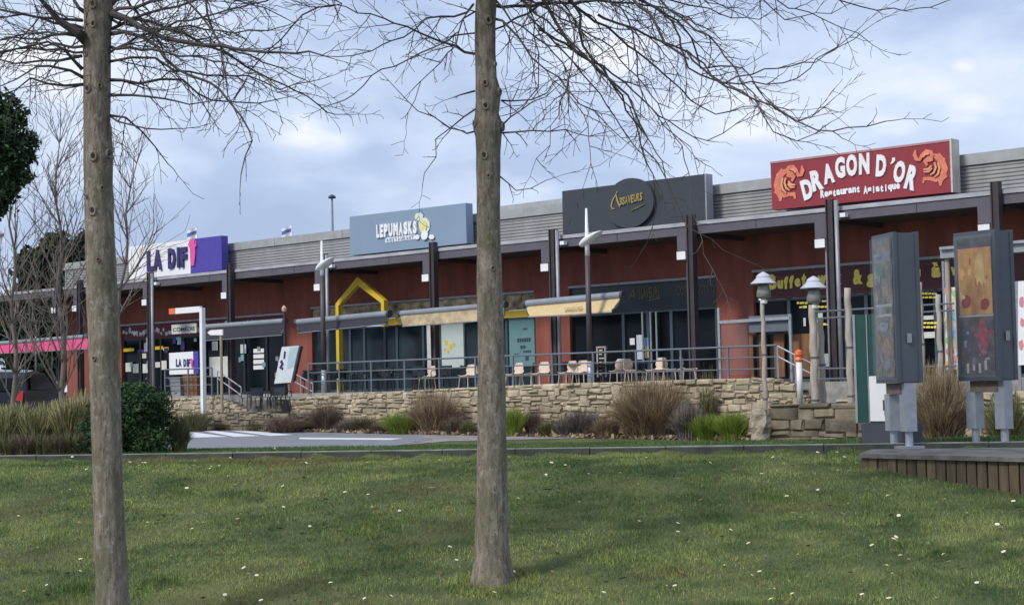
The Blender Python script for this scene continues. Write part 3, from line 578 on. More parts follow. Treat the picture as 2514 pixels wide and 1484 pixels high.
B = MB(); p = [z6(98, 334), z6(2242, 62)]; a = flin(p[0], p[1], OS); B.fbox(a[0], a[2], OS - .02, OS + .32, a[3] - .06, a[3]) if False else B.prism([fw(a[0], OS - .02, a[1] - .05), fw(a[2], OS - .02, a[3] - .05), fw(a[2], OS - .02, a[3] + .01), fw(a[0], OS - .02, a[1] + .01)], NV * .34); obj('top_trim', B, mat('rose_trim', (.45, .22, .24), .5), t)
for ch, cx, cy, w, h, r in (('D', 545, 655, 125, 245, 14), ('R', 660, 548, 130, 250, 10), ('A', 800, 470, 130, 240, 7), ('G', 940, 398, 118, 255, 1), ('O', 1078, 370, 128, 262, 0), ('N', 1228, 352, 125, 255, -2),
                            ('D', 1430, 375, 120, 262, -6), ('O', 1648, 450, 135, 265, -12), ('R', 1795, 520, 130, 290, -19)):
    x, y = z6(cx, cy); letter(t, ch, x, y, w / 4.865, h / 4.865, OS - .005, M['white'], R(r), bold=.055, th=.04)
B = MB(); ribbon(B, [z6(1575, 280), z6(1578, 310), z6(1562, 335), z6(1542, 355)], [9, 9, 6, 2], OS - .005, .03); obj('apostrophe', B, M['white'], t)
for i, ch in enumerate('Restaurant'):
    x, y = z6(725 + i * 47.5, 722 - i * 7.3 - (12 if i == 0 else 0)); letter(t, ch, x, y, 9.6 if ch != 't' else 7, 20 if i == 0 else (17 if ch == 't' else 13.5), OS - .005, M['white'], bold=.06, th=.02)
for i, ch in enumerate('Asiatique'):
    x, y = z6(1240 + i * 48.5, 672 - i * 6.5 - (8 if i == 0 else 0) + (10 if ch == 'q' else 0)); letter(t, ch, x, y, 9.6 if ch not in 'ti' else (7 if ch == 't' else 3.2), 20 if i == 0 else (17.5 if ch in 'tiq' else 13.5), OS - .005, M['white'], bold=.06, th=.02)
def dragon(mx, name):
    g = lambda pts: [z6(*mx(x, y)) for x, y in pts]
    B = MB(); ribbon(B, g([(330, 420), (265, 450), (205, 510), (185, 600), (200, 690), (225, 750), (222, 800)]), [8, 15, 20, 22, 19, 13, 5], OS - .006)
    ribbon(B, g([(240, 410), (210, 470), (175, 490)]), [4, 9, 6], OS - .008); ribbon(B, g([(200, 700), (270, 730), (330, 715), (390, 715), (400, 770)]), [10, 13, 10, 11, 5], OS - .010); ribbon(B, g([(185, 640), (165, 690), (195, 720)]), [4, 9, 5], OS - .012)
    b = obj(name, B, M['orange'], t)
    B = MB(); ribbon(B, g([(300, 450), (320, 400), (370, 390), (415, 440), (435, 490), (470, 480), (488, 430), (478, 372)]), [10, 12, 12, 10, 9, 12, 12, 4], OS - .026); ribbon(B, g([(300, 470), (345, 480), (380, 510), (360, 560)]), [14, 18, 13, 6], OS - .028); obj('head', B, M['orange'], b)
    for pp, ww in (([(250, 520), (235, 590), (250, 660), (290, 700)], [5, 6, 6, 3]), ([(285, 520), (270, 580), (290, 640), (330, 670)], [5, 6, 6, 3]), ([(315, 560), (350, 600), (400, 605)], [5, 6, 3]), ([(310, 590), (345, 630), (395, 632)], [5, 6, 3]), ([(340, 420), (380, 425), (400, 460)], [3, 5, 3])):
        B = MB(); ribbon(B, g(pp), ww, OS - .05); obj('fold', B, M['lorange'], b)
dragon(lambda x, y: (x, y), 'dragon'); dragon(lambda x, y: (2190 - (x - 175) * 1.17, y - 185), 'dragon')
# ---------------------------------------------------------------- awnings
def awning(label, c0, c1, cth, f0, f1, off, off2, fab, name='awning', val=None):
    t = thing(name, label, 'awning', fw(F(*c0, off)[0], off, FLOOR), group='awnings of the shops')
    a = F(c0[0], c0[1] + cth / 2, off); b = F(c1[0], c1[1] + cth / 2, off); r = (F(c0[0], c0[1], off)[1] - F(c0[0], c0[1] + cth, off)[1]) / 2
    B = MB(); B.tube([fw(a[0], off, a[1]), fw(b[0], off, b[1])], r, 14); obj('cassette', B, M['cassette'], t, smooth=False)
    B = MB(); p, q = F(*f0, off2), F(*f1, off2); hv = .06
    A_, B_ = fw(a[0], off - r * .4, a[1] - r * .8), fw(b[0], off - r * .4, b[1] - r * .8); C_, D_ = fw(q[0], off2, q[1] + hv), fw(p[0], off2, p[1] + hv); n = 14
    tp, bt = [], []
    for i in range(n + 1):
        u = i / n; sag = -.03 * math.sin(math.pi * u); tp.append(A_.lerp(B_, u)); m = D_.lerp(C_, u); bt.append(m + Vector((0, 0, sag)))
    v = tp + bt + [x - Vector((0, 0, hv)) for x in bt]; v2 = [x + NV * .012 for x in v]; k = n + 1
    fs = [(i, i + 1, k + i + 1, k + i) for i in range(n)] + [(k + i, k + i + 1, 2 * k + i + 1, 2 * k + i) for i in range(n)]
    B.add(v + v2, fs + [tuple(j + 3 * k for j in f[::-1]) for f in fs]); obj('fabric', B, fab, t)
    B = MB(); B.tube([C_ - Vector((0, 0, hv)), D_ - Vector((0, 0, hv))], .016, 8); obj('front_bar', B, M['cassette'], t)
    for i, (e, g_) in enumerate(((fw(a[0] - .02, off, a[1]), D_), (fw(b[0] + .02, off, b[1]), C_))):
        B = MB(); B.tube([e + U * (.02 if i == 0 else -.02), e + U * (-.08 if i == 0 else .08)], r * 1.15, 12); ec = obj('end_cap', B, M['dgrey'], t)
        B = MB(); B.tube([e, (e + g_) / 2 + Vector((0, 0, -.12)), g_], .03, 6); obj('arm', B, M['dgrey'], t)
    return t
awning('bright pink awning with grey cassette at the far left of the shops', (-60, 842), (217, 820), 10, (-60, 870), (216, 856), -1.0, -1.15, mat('pink_fabric', (.62, .07, .20), .8))
awning('dark grey awning with red and white print above it, beside the white gantry post', (501, 796), (698, 781), 13, (502, 836), (692, 822), -1.0, -1.12, M['awngrey'])
awning('dark grey awning in front of the yellow gable', (731, 783), (953, 762), 15, (732, 817), (948, 795), -1.0, -1.12, M['awngrey'])
awning('partly rolled beige awning behind the left side of the middle tree', (985, 762), (1238, 740), 14, (988, 801), (1236, 783), -1.0, -1.12, mat('rolled_beige', (.42, .33, .20), .85, var=.35, scale=3))
t = awning('open beige awning with faint lettering, right of the middle tree', (1294, 736), (1526, 715), 18, (1298, 778), (1502, 766), -1.0, -1.25, M['beige'])
B = MB(); a = rect(1386, 754, 766, 1430, -1.24); text(B, 'SAVEURS', a[0], a[1], -1.24, a[2], a[3], .0, .02, .1, .005); obj('lettering', B, mat('tan_text', (.36, .27, .15), .8), t)
# ---------------------------------------------------------------- railing
OR = -1.95; zr = F(1552, 861, OR)[1]
def railing(name, label, xs, off=OR, dz=0, cat='railing'):
    s0, s1 = sx(xs[0], off, 900), sx(xs[1], off, 900); t = thing(name, label, cat, fw((s0 + s1) / 2, off, FLOOR)); n = max(1, round((s1 - s0) / 1.75))
    for k, z in enumerate((zr, zr - .33, zr - .66)):
        B = MB(); B.tube([fw(s0, off, z), fw(s1, off, z)], .03 if k == 0 else .02, 8); obj('rail', B, M['rail'], t)
    for i in range(n + 1):
        s = s0 + (s1 - s0) * i / n; B = MB(); B.fbox(s - .03, s + .03, off - .02, off + .02, FLOOR - .05, zr - .02); obj('post', B, M['rail'], t)
    return t
railing('railing', 'long grey steel railing along the top of the pale stone wall', (757, 1909))
railing('railing', 'short grey steel railing on the terrace edge behind the dark bush', (405, 520))
def slope_rail(label, pts, off):
    t = thing('handrail', label, 'handrail', fw(sx(pts[0][0], off, 900), off, FLOOR - .5))
    a, b = F(*pts[0], off), F(*pts[1], off)
    for dz in (0, -.30): B = MB(); B.tube([fw(a[0], off, a[1] + dz), fw(b[0], off, b[1] + dz)], .025, 8); obj('rail', B, M['steel'], t)
    for u in (0, .5, 1): B = MB(); p = fw(a[0] + (b[0] - a[0]) * u, off, a[1] + (b[1] - a[1]) * u); B.tube([p, p - Vector((0, 0, 1.05))], .025, 8); obj('post', B, M['steel'], t)
slope_rail('sloping steel handrail coming down the ramp beside the orange and white bollard', ((1909, 849), (1995, 893)), OR)
slope_rail('sloping steel handrail at the left side of the steps', ((534, 909), (592, 950)), -2.3)
slope_rail('sloping steel handrail between the white board and the lamp post', ((709, 909), (768, 941)), -1.6)
# ---------------------------------------------------------------- modern lamp posts
def lamp_post(label, bx, by, ty, ly, wy, dy, off=-1.75):
    s = sx(bx, off, by); t = thing('street_lamp', label, 'street lamp', fw(s, off, FLOOR), group='slim lamp posts along the terrace'); c = fw(s, off, 0)
    Z = lambda y: F(bx, y, off)[1]
    B = MB(); B.tube([c + Vector((0, 0, FLOOR - .1)), c + Vector((0, 0, Z(dy)))], .105, 12); obj('base', B, M['steel'], t, smooth=True)
    B = MB(); B.tube([c + Vector((0, 0, Z(dy))), c + Vector((0, 0, Z(wy)))], [.095, .085], 12); obj('pole', B, mat('pole_brown', (.075, .062, .066), .5), t, smooth=True)
    B = MB(); B.tube([c + Vector((0, 0, Z(wy))), c + Vector((0, 0, Z(ly))), c + Vector((0, 0, Z(ty)))], [.08, .07, .035], 12); mst = obj('mast', B, M['white'], t, smooth=True)
    B = MB(); r = lambda a: U * a; cz = Z(ly)
    n, k = 14, 10; pts = []
    ax = (U * .92 + Vector((0, 0, .42))).normalized(); bx_ = NV; cx_ = ax.cross(bx_)
    for i in range(n + 1):
        u = -1 + 2 * i / n; w = math.sqrt(max(0, 1 - u * u)); th = w * (.13 if u < 0 else .13 - .08 * u); wd = w * .24
        for j in range(k): q = 6.2832 * j / k; pts.append(c + Vector((0, 0, cz)) + U * .16 + ax * u * .52 + bx_ * math.cos(q) * wd + cx_ * math.sin(q) * th)
    B.add(pts, [(i * k + j, i * k + (j + 1) % k, (i + 1) * k + (j + 1) % k, (i + 1) * k + j) for i in range(n) for j in range(k)]); obj('lamp_head', B, M['white'], t, smooth=True)
    return t
lp = lamp_post('slim brown lamp post with white wing head in front of the open beige awning', 1450, 936, 510, 585, 627, 886)
lamp_post('slim brown lamp post with white wing head left of the yellow gable', 796, 962, 590, 648, 676, 908)
p = at(88, 900, 92); dup(lp, (p.x, p.y, 1.4), FROT, 'distant white-headed lamp post behind the bare thin trees at far left', scale=.62)
# far street lamp and flags behind the roof
p = at(815, 482, 112); t = thing('street_lamp', 'tall thin distant street lamp with dark mushroom head beyond the roof', 'street lamp', (p.x, p.y, .9), 0)
B = MB(); B.tube([(p.x, p.y, .9), (p.x, p.y, p.z)], [.12, .07], 8); obj('pole', B, M['pipe'], t)
B = MB(); B.lathe((p.x, p.y, p.z - .15), [(.08, 0), (.24, .03), (.26, .13), (.12, .24), (.03, .28)], 14); obj('lamp_head', B, M['dgrey'], t, smooth=True)
mfl = mat('flag_blue', (.10, .16, .45), .8)
for x, y, lab in ((484, 557, 'white flag with blue band on a mast behind the white and violet sign'), (716, 552, 'white flag with blue band flying above the grey parapet by itself'), (12, 563, 'white flag at the far left beside the dark evergreen')):
    p = at(x, y, 105); t = thing('flag', lab, 'flag', (p.x, p.y, .9), 0); B = MB(); B.tube([(p.x, p.y, .9), (p.x, p.y, p.z)], .035, 6); obj('mast', B, M['white'], t)
    def wave(z0, z1, m, nm, l0=.0):
        B = MB(); n = 8; v = []
        for i in range(n + 1):
            u = i / n; xx = p.x - u * .62; yy = p.y + .06 * math.sin(u * 7); dr = -.25 * u
            v += [(xx, yy, p.z + z0 + dr * (1 if z0 < -.3 else .9)), (xx, yy, p.z + z1 + dr * .9), (xx, yy + .02, p.z + z0 + dr), (xx, yy + .02, p.z + z1 + dr * .9)]
        f = []
        for i in range(n): a = 4 * i; b = a + 4; f += [(a, b, b + 1, a + 1), (a + 2, a + 3, b + 3, b + 2), (a + 1, b + 1, b + 3, a + 3), (a, a + 2, b + 2, b)]
        B.add(v, f + [(0, 1, 3, 2), (4 * n, 4 * n + 2, 4 * n + 3, 4 * n + 1)]); return obj(nm, B, m, t)
    wave(-.78, 0, M['white'], 'cloth'); 
    B0 = wave(-.36, -.18, mfl, 'stripe'); B0.location = (0, -.03, 0)
# ---------------------------------------------------------------- furniture of the terrace
def chair(name, label, m, s, off, z, rz, kind, group, sc=1):
    loc = fw(s, off, z); t = thing(name, label, 'chair', (0, 0, 0), 0, group)
    if kind == 'shell':
        B = MB(); n = 8; v = []
        prof = [(.22, .45), (.15, .43), (0, .425), (-.14, .44), (-.20, .50), (-.225, .62), (-.245, .74), (-.255, .82)]; wd = [.23, .26, .265, .26, .26, .265, .25, .18]
        for (y, zz), w in zip(prof, wd):
            for j in range(n + 1):
                u = -1 + 2 * j / n; e = .05 * abs(u) ** 3; v.append((u * w, y + (e if zz > .5 else 0), zz + (e * .8 if zz <= .5 else 0)))
        k = n + 1; v2 = [(a, b - .012 if c > .5 else b, c - .015) for a, b, c in v]; f = [(i * k + j, i * k + j + 1, (i + 1) * k + j + 1, (i + 1) * k + j) for i in range(7) for j in range(n)]; K = len(v)
        rim = [j for j in range(k)] + [i * k + n for i in range(1, 8)] + [7 * k + j for j in range(n - 1, -1, -1)] + [i * k for i in range(6, 0, -1)]
        f += [tuple(a + K for a in q[::-1]) for q in f] + [(rim[i], rim[(i + 1) % len(rim)], rim[(i + 1) % len(rim)] + K, rim[i] + K) for i in range(len(rim))]
        B.add(v + v2, f); obj('seat_shell', B, m, t, smooth=False)
    else:
        B = MB(); B.box(-.22, -.2, .43, .22, .22, .45); obj('seat', B, m, t)
        B = MB(); B.tube([(-.23, -.22, .44), (-.24, -.28, .80), (.24, -.28, .80), (.23, -.22, .44)], .016, 6); B.box(-.22, -.275, .50, .22, -.25, .79); obj('backrest', B, m, t)
        for sg in (-1, 1): B = MB(); B.tube([(.25 * sg, -.27, .66), (.27 * sg, .15, .66), (.26 * sg, .2, .6), (.25 * sg, .2, .44)], .016, 6); obj('armrest', B, m, t)
    for sxn in (-1, 1):
        for sy in (-1, 1): B = MB(); B.tube([(.19 * sxn, .17 * sy, .435), (.225 * sxn, .215 * sy, 0)], [.018, .014], 6); obj('leg', B, m, t)
    return t
c1 = chair('chair', '', M['chair'], 0, 0, 0, 0, 'shell', 'beige chairs on the terrace'); c2 = chair('chair', '', M['mchair'], 0, 0, 0, 0, 'bar', 'dark metal armchairs on the terrace')
first = {1: True, 2: True}
def put(kind, x, off, rz, label, z=FLOOR, sc=1.06):
    r = c1 if kind == 1 else c2; loc = fw(sx(x, off, 915), off, z)
    if first[kind]:
        r.location = loc; r.rotation_euler = (0, 0, FROT + rz); r.scale = (sc,) * 3; r['label'] = label; first[kind] = False; return r
    return dup(r, loc, FROT + rz, label, None, sc)
for x, off, rz, lab in (
    (1393, -.9, 2.9, 'beige chair, first on the terrace left of the grey lamp post base'), (1427, -.9, 3.3, 'beige chair right against the grey lamp post base, on its left side'),
    (1520, -.8, 1.3, 'beige chair directly under the chalkboard, in profile'), (1556, -.8, -1.4, 'beige chair left of the glass door, its back to the door handles'),
    (1609, -.9, 2.8, 'beige chair straight below the tall door handles'), (1648, -.7, -1.2, 'beige chair just right of the tall door handles, side on'),
    (1692, -.8, -1.0, 'beige chair by itself in front of the black steel column, right end of the row'), (1325, -.9, 3.0, 'beige chair at the foot of the teal poster, rightmost of three'),
    (1292, -.5, 2.2, 'beige chair at the foot of the teal poster, between two others'), (1262, -.9, 2.9, 'beige chair close to the right side of the middle tree trunk'),
    (1148, -.9, 3.1, 'beige chair just left of the middle tree trunk'), (1048, -.8, 2.9, 'beige chair among the dark armchairs below the white poster')): put(1, x, off, rz, lab)
for x, off, rz, lab in (
    (828, -.9, 2.2, 'dark metal armchair at the foot of the yellow gable post'), (856, -.5, -1.2, 'dark metal armchair just right of the yellow gable post'), (893, -1.0, 2.7, 'dark metal armchair in front of the shop door inside the gable'),
    (930, -.7, 3.4, 'dark metal armchair below the right leg of the gable'), (962, -1.0, 2.9, 'dark metal armchair under the left end of the rolled awning'), (1000, -.7, .8, 'dark metal armchair left of the beige chair under the rolled awning'),
    (1082, -1.0, 3.1, 'dark metal armchair under the left edge of the white poster'), (1112, -.8, 2.4, 'dark metal armchair under the right edge of the white poster'), (818, .2, 1.0, 'dark metal armchair behind the lamp post, close to the wall'),
    (780, -1.2, 2.6, 'dark metal armchair left of the lamp post before the gable'), (760, -.6, .9, 'dark metal armchair at the left end of the long railing'), (910, .3, 3.0, 'dark metal armchair close to the shop door, inner row'), (945, .4, 2.2, 'dark metal armchair by the window right of the shop door'), (1015, -1.3, 3.3, 'dark metal armchair pressed against the railing under the rolled awning'), (1060, .4, 2.8, 'dark metal armchair in front of the narrow white post'), (1135, .3, 3.4, 'dark metal armchair by the window at the right of the white poster'), (1372, .2, 2.9, 'dark metal armchair at the foot of the steel column right of the teal poster')): put(2, x, off, rz, lab)
zl = F(640, 1003, -3.4)[1]
for x, off, rz, lab in ((610, -3.0, 2.0, 'dark metal armchair highest on the steps, left of the others'), (660, -2.7, 3.0, 'dark metal armchair on the steps behind the front four'), (684, -2.6, 1.5, 'dark metal armchair on the steps just below the white leaning board'), (628, -3.6, 1.0, 'dark metal armchair at the bottom of the steps, left one'), (650, -3.4, 2.4, 'dark metal armchair at the bottom of the steps, second from left'), (672, -3.5, 3.3, 'dark metal armchair at the bottom of the steps, beside the stone wall end'), (694, -3.3, .4, 'dark metal armchair at the bottom of the steps, right one')): put(2, x, off, rz, lab, zl, .95)
def table(label, x, off):
    p = fw(sx(x, off, 915), off, FLOOR); t = thing('table', label, 'table', p, FROT, 'small dark cafe tables')
    B = MB(); B.box(p.x - .33, p.y - .33, p.z + .71, p.x + .33, p.y + .33, p.z + .735); obj('tabletop', B, M['mchair'], t)
    B = MB(); B.tube([(p.x, p.y, p.z + .03), (p.x, p.y, p.z + .71)], .03, 8); obj('pedestal', B, M['dgrey'], t)
    B = MB(); B.lathe((p.x, p.y, p.z), [(.22, 0), (.2, .02), (.05, .03)], 14); obj('foot', B, M['dgrey'], t)
for x, l in ((908, 'small dark table between the armchairs inside the yellow gable'), (1022, 'small dark table under the rolled beige awning'), (1130, 'small dark table just left of the middle tree'), (1310, 'small dark table at the foot of the teal poster'), (1480, 'small dark table right of the grey lamp post base'), (1580, 'small dark table below the glass doors'), (870, 'small dark table just right of the yellow gable post'), (790, 'small dark table left of the yellow gable post'), (1420, 'small dark table between the column and the grey lamp post base')): table(l, x, -.5)
# chalkboard, A-board, light box, planters, posts and signs
def board(name, label, cat, x0, yt, yb, x1, off, m, th=.05, legs=True, lean=0.0):
    s0, s1, z0, z1 = rect(x0, yt, yb, x1, off); t = thing(name, label, cat, fw((s0 + s1) / 2, off, FLOOR))
    B = MB(); B.hexa([fw(s0 + p * lean, off + q * th, z) if z == z1 else fw(s0, off + q * th, z) for p, q, z in ((1, 0, z0), )] * 0 or [fw(s0, off, z0), fw(s1, off, z0), fw(s1, off + th, z0), fw(s0, off + th, z0), fw(s0 + lean, off + .1, z1), fw(s1 + lean, off + .1, z1), fw(s1 + lean, off + .1 + th, z1), fw(s0 + lean, off + .1 + th, z1)]); obj('board', B, m, t)
    if legs:
        for s in (s0 + .04, s1 - .04): B = MB(); B.tube([fw(s, off + .06, FLOOR), fw(s, off + .06, z0 + .02)], .02, 6); obj('leg', B, M['dgrey'], t)
    return t, (s0, s1, z0, z1)
t, r = board('chalkboard', 'black chalkboard menu in pale frame beside the lamp post', 'chalkboard', 1468, 850, 925, 1488, -.4, M['black'])
B = MB(); s0, s1, z0, z1 = r
for a in ((s0 - .03, s0 + .02), (s1 - .02, s1 + .03)): B.fbox(*a, -.45, -.41, z0, z1)
B.fbox(s0, s1, -.45, -.41, z1 - .05, z1); obj('frame', B, M['timber'], t)
B = MB()
for k in range(7): z = z1 - .14 - k * .13; B.fbox(s0 + .06, s1 - .05 - random.uniform(0, .12), -.43, -.42, z, z + .03)
obj('chalk_lines', B, M['offwhite'], t)
t = thing('advertising_board', 'tall white leaning advertising board beside the steps', 'board', fw(sx(700, -1.6), -1.6, FLOOR))
B = MB(); slab(B, (692, 851), (734, 848), (714, 938), (673, 941), -1.7, .08); obj('board', B, mat('board_white', (.62, .66, .68), .5, var=.06), t)
B = MB(); ribbon(B, [(690, 885), (694, 893), (689, 901), (695, 905)], [8, 7, 8, 5], -1.702); ribbon(B, [(700, 862), (698, 880)], [5, 4], -1.704); obj('print', B, M['navy'], t)
B = MB(); slab(B, (712, 852), (733, 850), (722, 900), (704, 905), -1.702, -.006); obj('picture', B, mat('pale_blue_print', (.38, .52, .58), .6), t)
B = MB(); slab(B, (735, 848), (738, 850), (719, 938), (715.5, 938), -1.68, .12); obj('edge', B, M['dgrey'], t)
for x in (680, 708): B = MB(); s_ = sx(x, -1.6, 938); B.tube([fw(s_, -1.6, FLOOR), fw(s_, -1.6, FLOOR + .25)], .025, 6); obj('leg', B, M['dgrey'], t)
t = thing('light_box', 'small white and violet board lettered LA DIF on the terrace under the big sign', 'sign', fw(sx(450, -1.2), -1.2, FLOOR))
B = MB(); slab(B, (415, 866), (474, 862), (475, 917), (416, 919), -1.2, .25); obj('white_panel', B, M['white'], t)
B = MB(); slab(B, (474.5, 862), (486, 861), (487, 916), (475.5, 917), -1.21, .27); obj('violet_panel', B, M['violet'], t)
for ch, x, w in (('L', 435, 5), ('A', 442, 7), ('D', 454, 6), ('I', 460, 2), ('F', 465, 5)): letter(t, ch, x, 890, w, 19, -1.205, M['navy'], bold=.04, th=.02)
B = MB(); ribbon(B, [(469, 880), (472, 885), (471, 900)], [3, 6, 4], -1.235, .02); obj('pink_letter', B, M['pink'], t)
for x in (424, 478): B = MB(); s_ = sx(x, -1.1, 925); B.tube([fw(s_, -1.1, FLOOR), fw(s_, -1.1, F(x, 918, -1.1)[1])], .03, 6); obj('leg', B, M['dgrey'], t)
for x0, x1, yt, m, lab in ((418, 445, 930, 'pipe', 'square grey planter under the small LA DIF board'), (450, 486, 920, 'cedar', 'brown wooden planter under the small LA DIF board')):
    s0, s1, z0, z1 = rect(x0, yt, 972, x1, -1.7); t = thing('planter', lab, 'planter', fw((s0 + s1) / 2, -1.5, FLOOR)); B = MB()
    B.hexa([fw(s0 + .06, -1.7, FLOOR), fw(s1 - .06, -1.7, FLOOR), fw(s1 - .06, -1.3, FLOOR), fw(s0 + .06, -1.3, FLOOR), fw(s0, -1.75, z1), fw(s1, -1.75, z1), fw(s1, -1.25, z1), fw(s0, -1.25, z1)]); obj('pot', B, M[m], t)
    B = MB(); B.fbox(s0 - .02, s1 + .02, -1.78, -1.22, z1, z1 + .04); obj('rim', B, M[m], t)
og = -3.2; t = thing('gantry', 'white post with a horizontal white and orange arm beside the left awning', 'height gantry', fw(sx(496, og, 990), og, .6))
s_ = sx(494, og, 880); B = MB(); B.fbox(s_ - .08, s_ + .08, og, og + .16, .4, F(494, 755, og)[1]); obj('post', B, M['white'], t)
s0, s1, z0, z1 = rect(429, 756, 770, 489, og); B = MB(); B.fbox(s0, s1, og + .02, og + .14, z0, z1); obj('arm', B, M['white'], t)
s2 = sx(414, og, 762); B = MB(); B.fbox(s2, s0 - .003, og + .01, og + .15, z0, z1); obj('orange_end', B, M['orangep'], t)
t = thing('signpost', 'small post with a white arrow sign between the steps and the left awning', 'sign', fw(sx(540, -3, 940), -3, .9))
s_ = sx(543, -3, 850); B = MB(); B.tube([fw(s_, -3, .9), fw(s_, -3, F(543, 812, -3)[1])], .055, 8); obj('post', B, mat('khaki_post', (.30, .27, .16), .6), t)
B = MB(); slab(B, (516, 810), (546, 808), (546, 822), (516, 822), -3.07, .05); a = F(509, 816, -3.07); q = F(516, 810, -3.07); r = F(516, 822, -3.07); B.prism([fw(a[0], -3.07, a[1]), fw(q[0], -3.07, q[1]), fw(r[0], -3.07, r[1])], NV * .05); obj('arrow_panel', B, M['white'], t)
t = thing('patio_heater', 'thin dark pole with a small orange-tipped head at the right end of the left awning', 'pole lamp', fw(sx(701, -1.2), -1.2, FLOOR))
s_ = sx(699, -1.3, 850); B = MB(); B.tube([fw(s_, -1.3, FLOOR), fw(s_, -1.3, F(699, 765, -1.3)[1])], .04, 8); obj('pole', B, M['column'], t)
B = MB(); p = fw(s_, -1.3, F(699, 765, -1.3)[1]); B.lathe(p, [(.05, 0), (.09, .04), (.1, .14), (.05, .22), (.02, .25)], 10); obj('tip', B, mat('tan_tip', (.62, .38, .26), .5), t)
# ---------------------------------------------------------------- right: windbreak, fences, bollard, lantern posts
t = thing('windbreak', 'glass windbreak screen with grey top band, left of the lantern posts', 'screen', fw(sx(1850, -1.5), -1.5, FLOOR)); ow = -1.5
for x, y in ((1767, 755), (1942, 770)): s_ = sx(x, ow, 850); B = MB(); B.fbox(s_ - .04, s_ + .04, ow - .03, ow + .03, FLOOR, F(x, y, ow)[1]); obj('post', B, M['steel'], t)
B = MB(); a, b = F(1764, 787, ow), F(1940, 776, ow); B.prism([fw(a[0], ow - .05, a[1]), fw(b[0], ow - .05, b[1]), fw(b[0], ow - .05, b[1] - .09), fw(a[0], ow - .05, a[1] - .09)], NV * .1); obj('top_rail', B, M['steel'], t)
panel('grey_band', 1838, 776, 816, 1939, ow + .06, mat('band_grey', (.12, .13, .17), .6), t, .03)
mgp = mat('clear_glass', (.30, .34, .36), .05, alpha=.07, var=.02); panel('glass_pane', 1770, 788, 922, 1836, ow, mgp, t, .012)
t = thing('slat_fence', 'brown cedar slat fence with dark gaps below the grey band', 'fence', fw(sx(1900, -1.1), -1.1, FLOOR))
for x0, x1 in ((1838, 1849), (1862, 1882), (1899, 1925), (1944, 1992)): panel('board', x0, 820, 925, x1, -1.1, M['cedar'], t, .05)
panel('dark_backing', 1848, 822, 925, 1945, -.95, M['dframe'], t, .03)
t = thing('bollard', 'white bollard with an orange cap at the top of the ramp', 'bollard', fw(sx(1962, -2.6, 940), -2.6, 1.1)); s_ = sx(1962, -2.6, 900); p = fw(s_, -2.6, 0)
B = MB(); B.tube([p + Vector((0, 0, 1.0)), p + Vector((0, 0, F(1962, 888, -2.6)[1]))], .085, 14); obj('body', B, M['white'], t, smooth=True)
B = MB(); z0 = F(1962, 888, -2.6)[1]; B.lathe((p.x, p.y, z0), [(.09, 0), (.12, .06), (.085, .14), (.12, .2), (.11, .3), (.03, .35)], 14); obj('cap', B, M['orangep'], t)
def wood_post(x, yt, yb, w, off, zb, label, group='weathered timber posts'):
    s = sx(x, off, (yt + yb) / 2); t = thing('timber_post', label, 'post', fw(s, off, zb), group=group); r = (sx(x + w / 2, off, 800) - sx(x - w / 2, off, 800)) / 2 * .75; zt = F(x, yt, off)[1]
    B = MB(); n = 12; pts = [fw(s + .02 * math.sin(i * 2.1), off, zb + (zt - zb) * i / n) for i in range(n + 1)]; B.tube(pts, [r * (1.08 - .12 * i / n + .03 * math.sin(i * 3.3)) for i in range(n + 1)], 12); obj('trunk', B, M['timber'], t, smooth=True)
    for k in (3, 7): q = pts[k]; B = MB(); B.lathe((q.x, q.y, q.z), [(r * 1.12, 0), (r * 1.12, .05)], 12); obj('collar', B, M['fascia'], t)
    return t, fw(s, off, zt), r
def lantern(x, yb, off, label):
    s = sx(x, off, 720); zt = F(x, yb, off)[1]; p = fw(s, off, zt); t = thing('lantern', label, 'lantern', p, group='lanterns with wide tin hats')
    B = MB(); B.lathe(p, [(.05, -.12), (.09, -.10), (.10, -.02), (.06, .0), (.04, .04)], 12); obj('holder', B, M['white'], t)
    B = MB(); B.lathe(p, [(.14, .03), (.205, .09), (.195, .22), (.165, .34), (.16, .44)], 16); obj('glass_bell', B, mat('lamp_glass', (.20, .21, .18), .08, var=.2, spec=.8), t, smooth=True)
    B = MB(); B.lathe(p, [(.36, .43), (.37, .445), (.26, .54), (.20, .60), (.20, .64), (.15, .70), (.06, .75), (.02, .77)], 20); obj('hat', B, mat('tin_hat', (.60, .60, .65), .35, .3), t)
ol = -3.6
wood_post(1875, 737, 960, 12, ol, .2, 'timber post carrying the left lantern'); lantern(1875, 735, ol, 'left one of the two tin-hat lanterns, above the grey band')
wood_post(1998, 748, 975, 22, ol, .2, 'tall pale timber post carrying the right lantern'); lantern(1998, 747, ol, 'right one of the two tin-hat lanterns, on the tall pale post')
wood_post(2016, 780, 975, 20, -3.2, .2, 'brown timber post close behind the right lantern post')
wood_post(2085, 706, 970, 19, ol, .2, 'thick pale timber post left of the green board'); wood_post(2124, 778, 985, 12, -3.4, .2, 'thin pale timber post just behind the green board')
wood_post(2261, 692, 930, 17, ol, .2, 'tall timber post right of the left display'); wood_post(2307, 722, 950, 15, ol, .2, 'shorter timber post beside the dotted banner'); wood_post(2352, 740, 950, 13, ol, .2, 'timber post behind the left edge of the right display')
t = thing('rope_fence', 'thin dark rails strung between the timber posts', 'fence', fw(sx(2150, ol), ol, 1.2))
for y0 in (765, 782, 905, 930): B = MB(); a, b = F(2000, y0, ol), F(2360, y0 - 22 if y0 < 800 else y0 - 8, ol); B.tube([fw(a[0], ol, a[1]), fw(b[0], ol, b[1])], .025, 6); obj('rail', B, M['rail'], t)
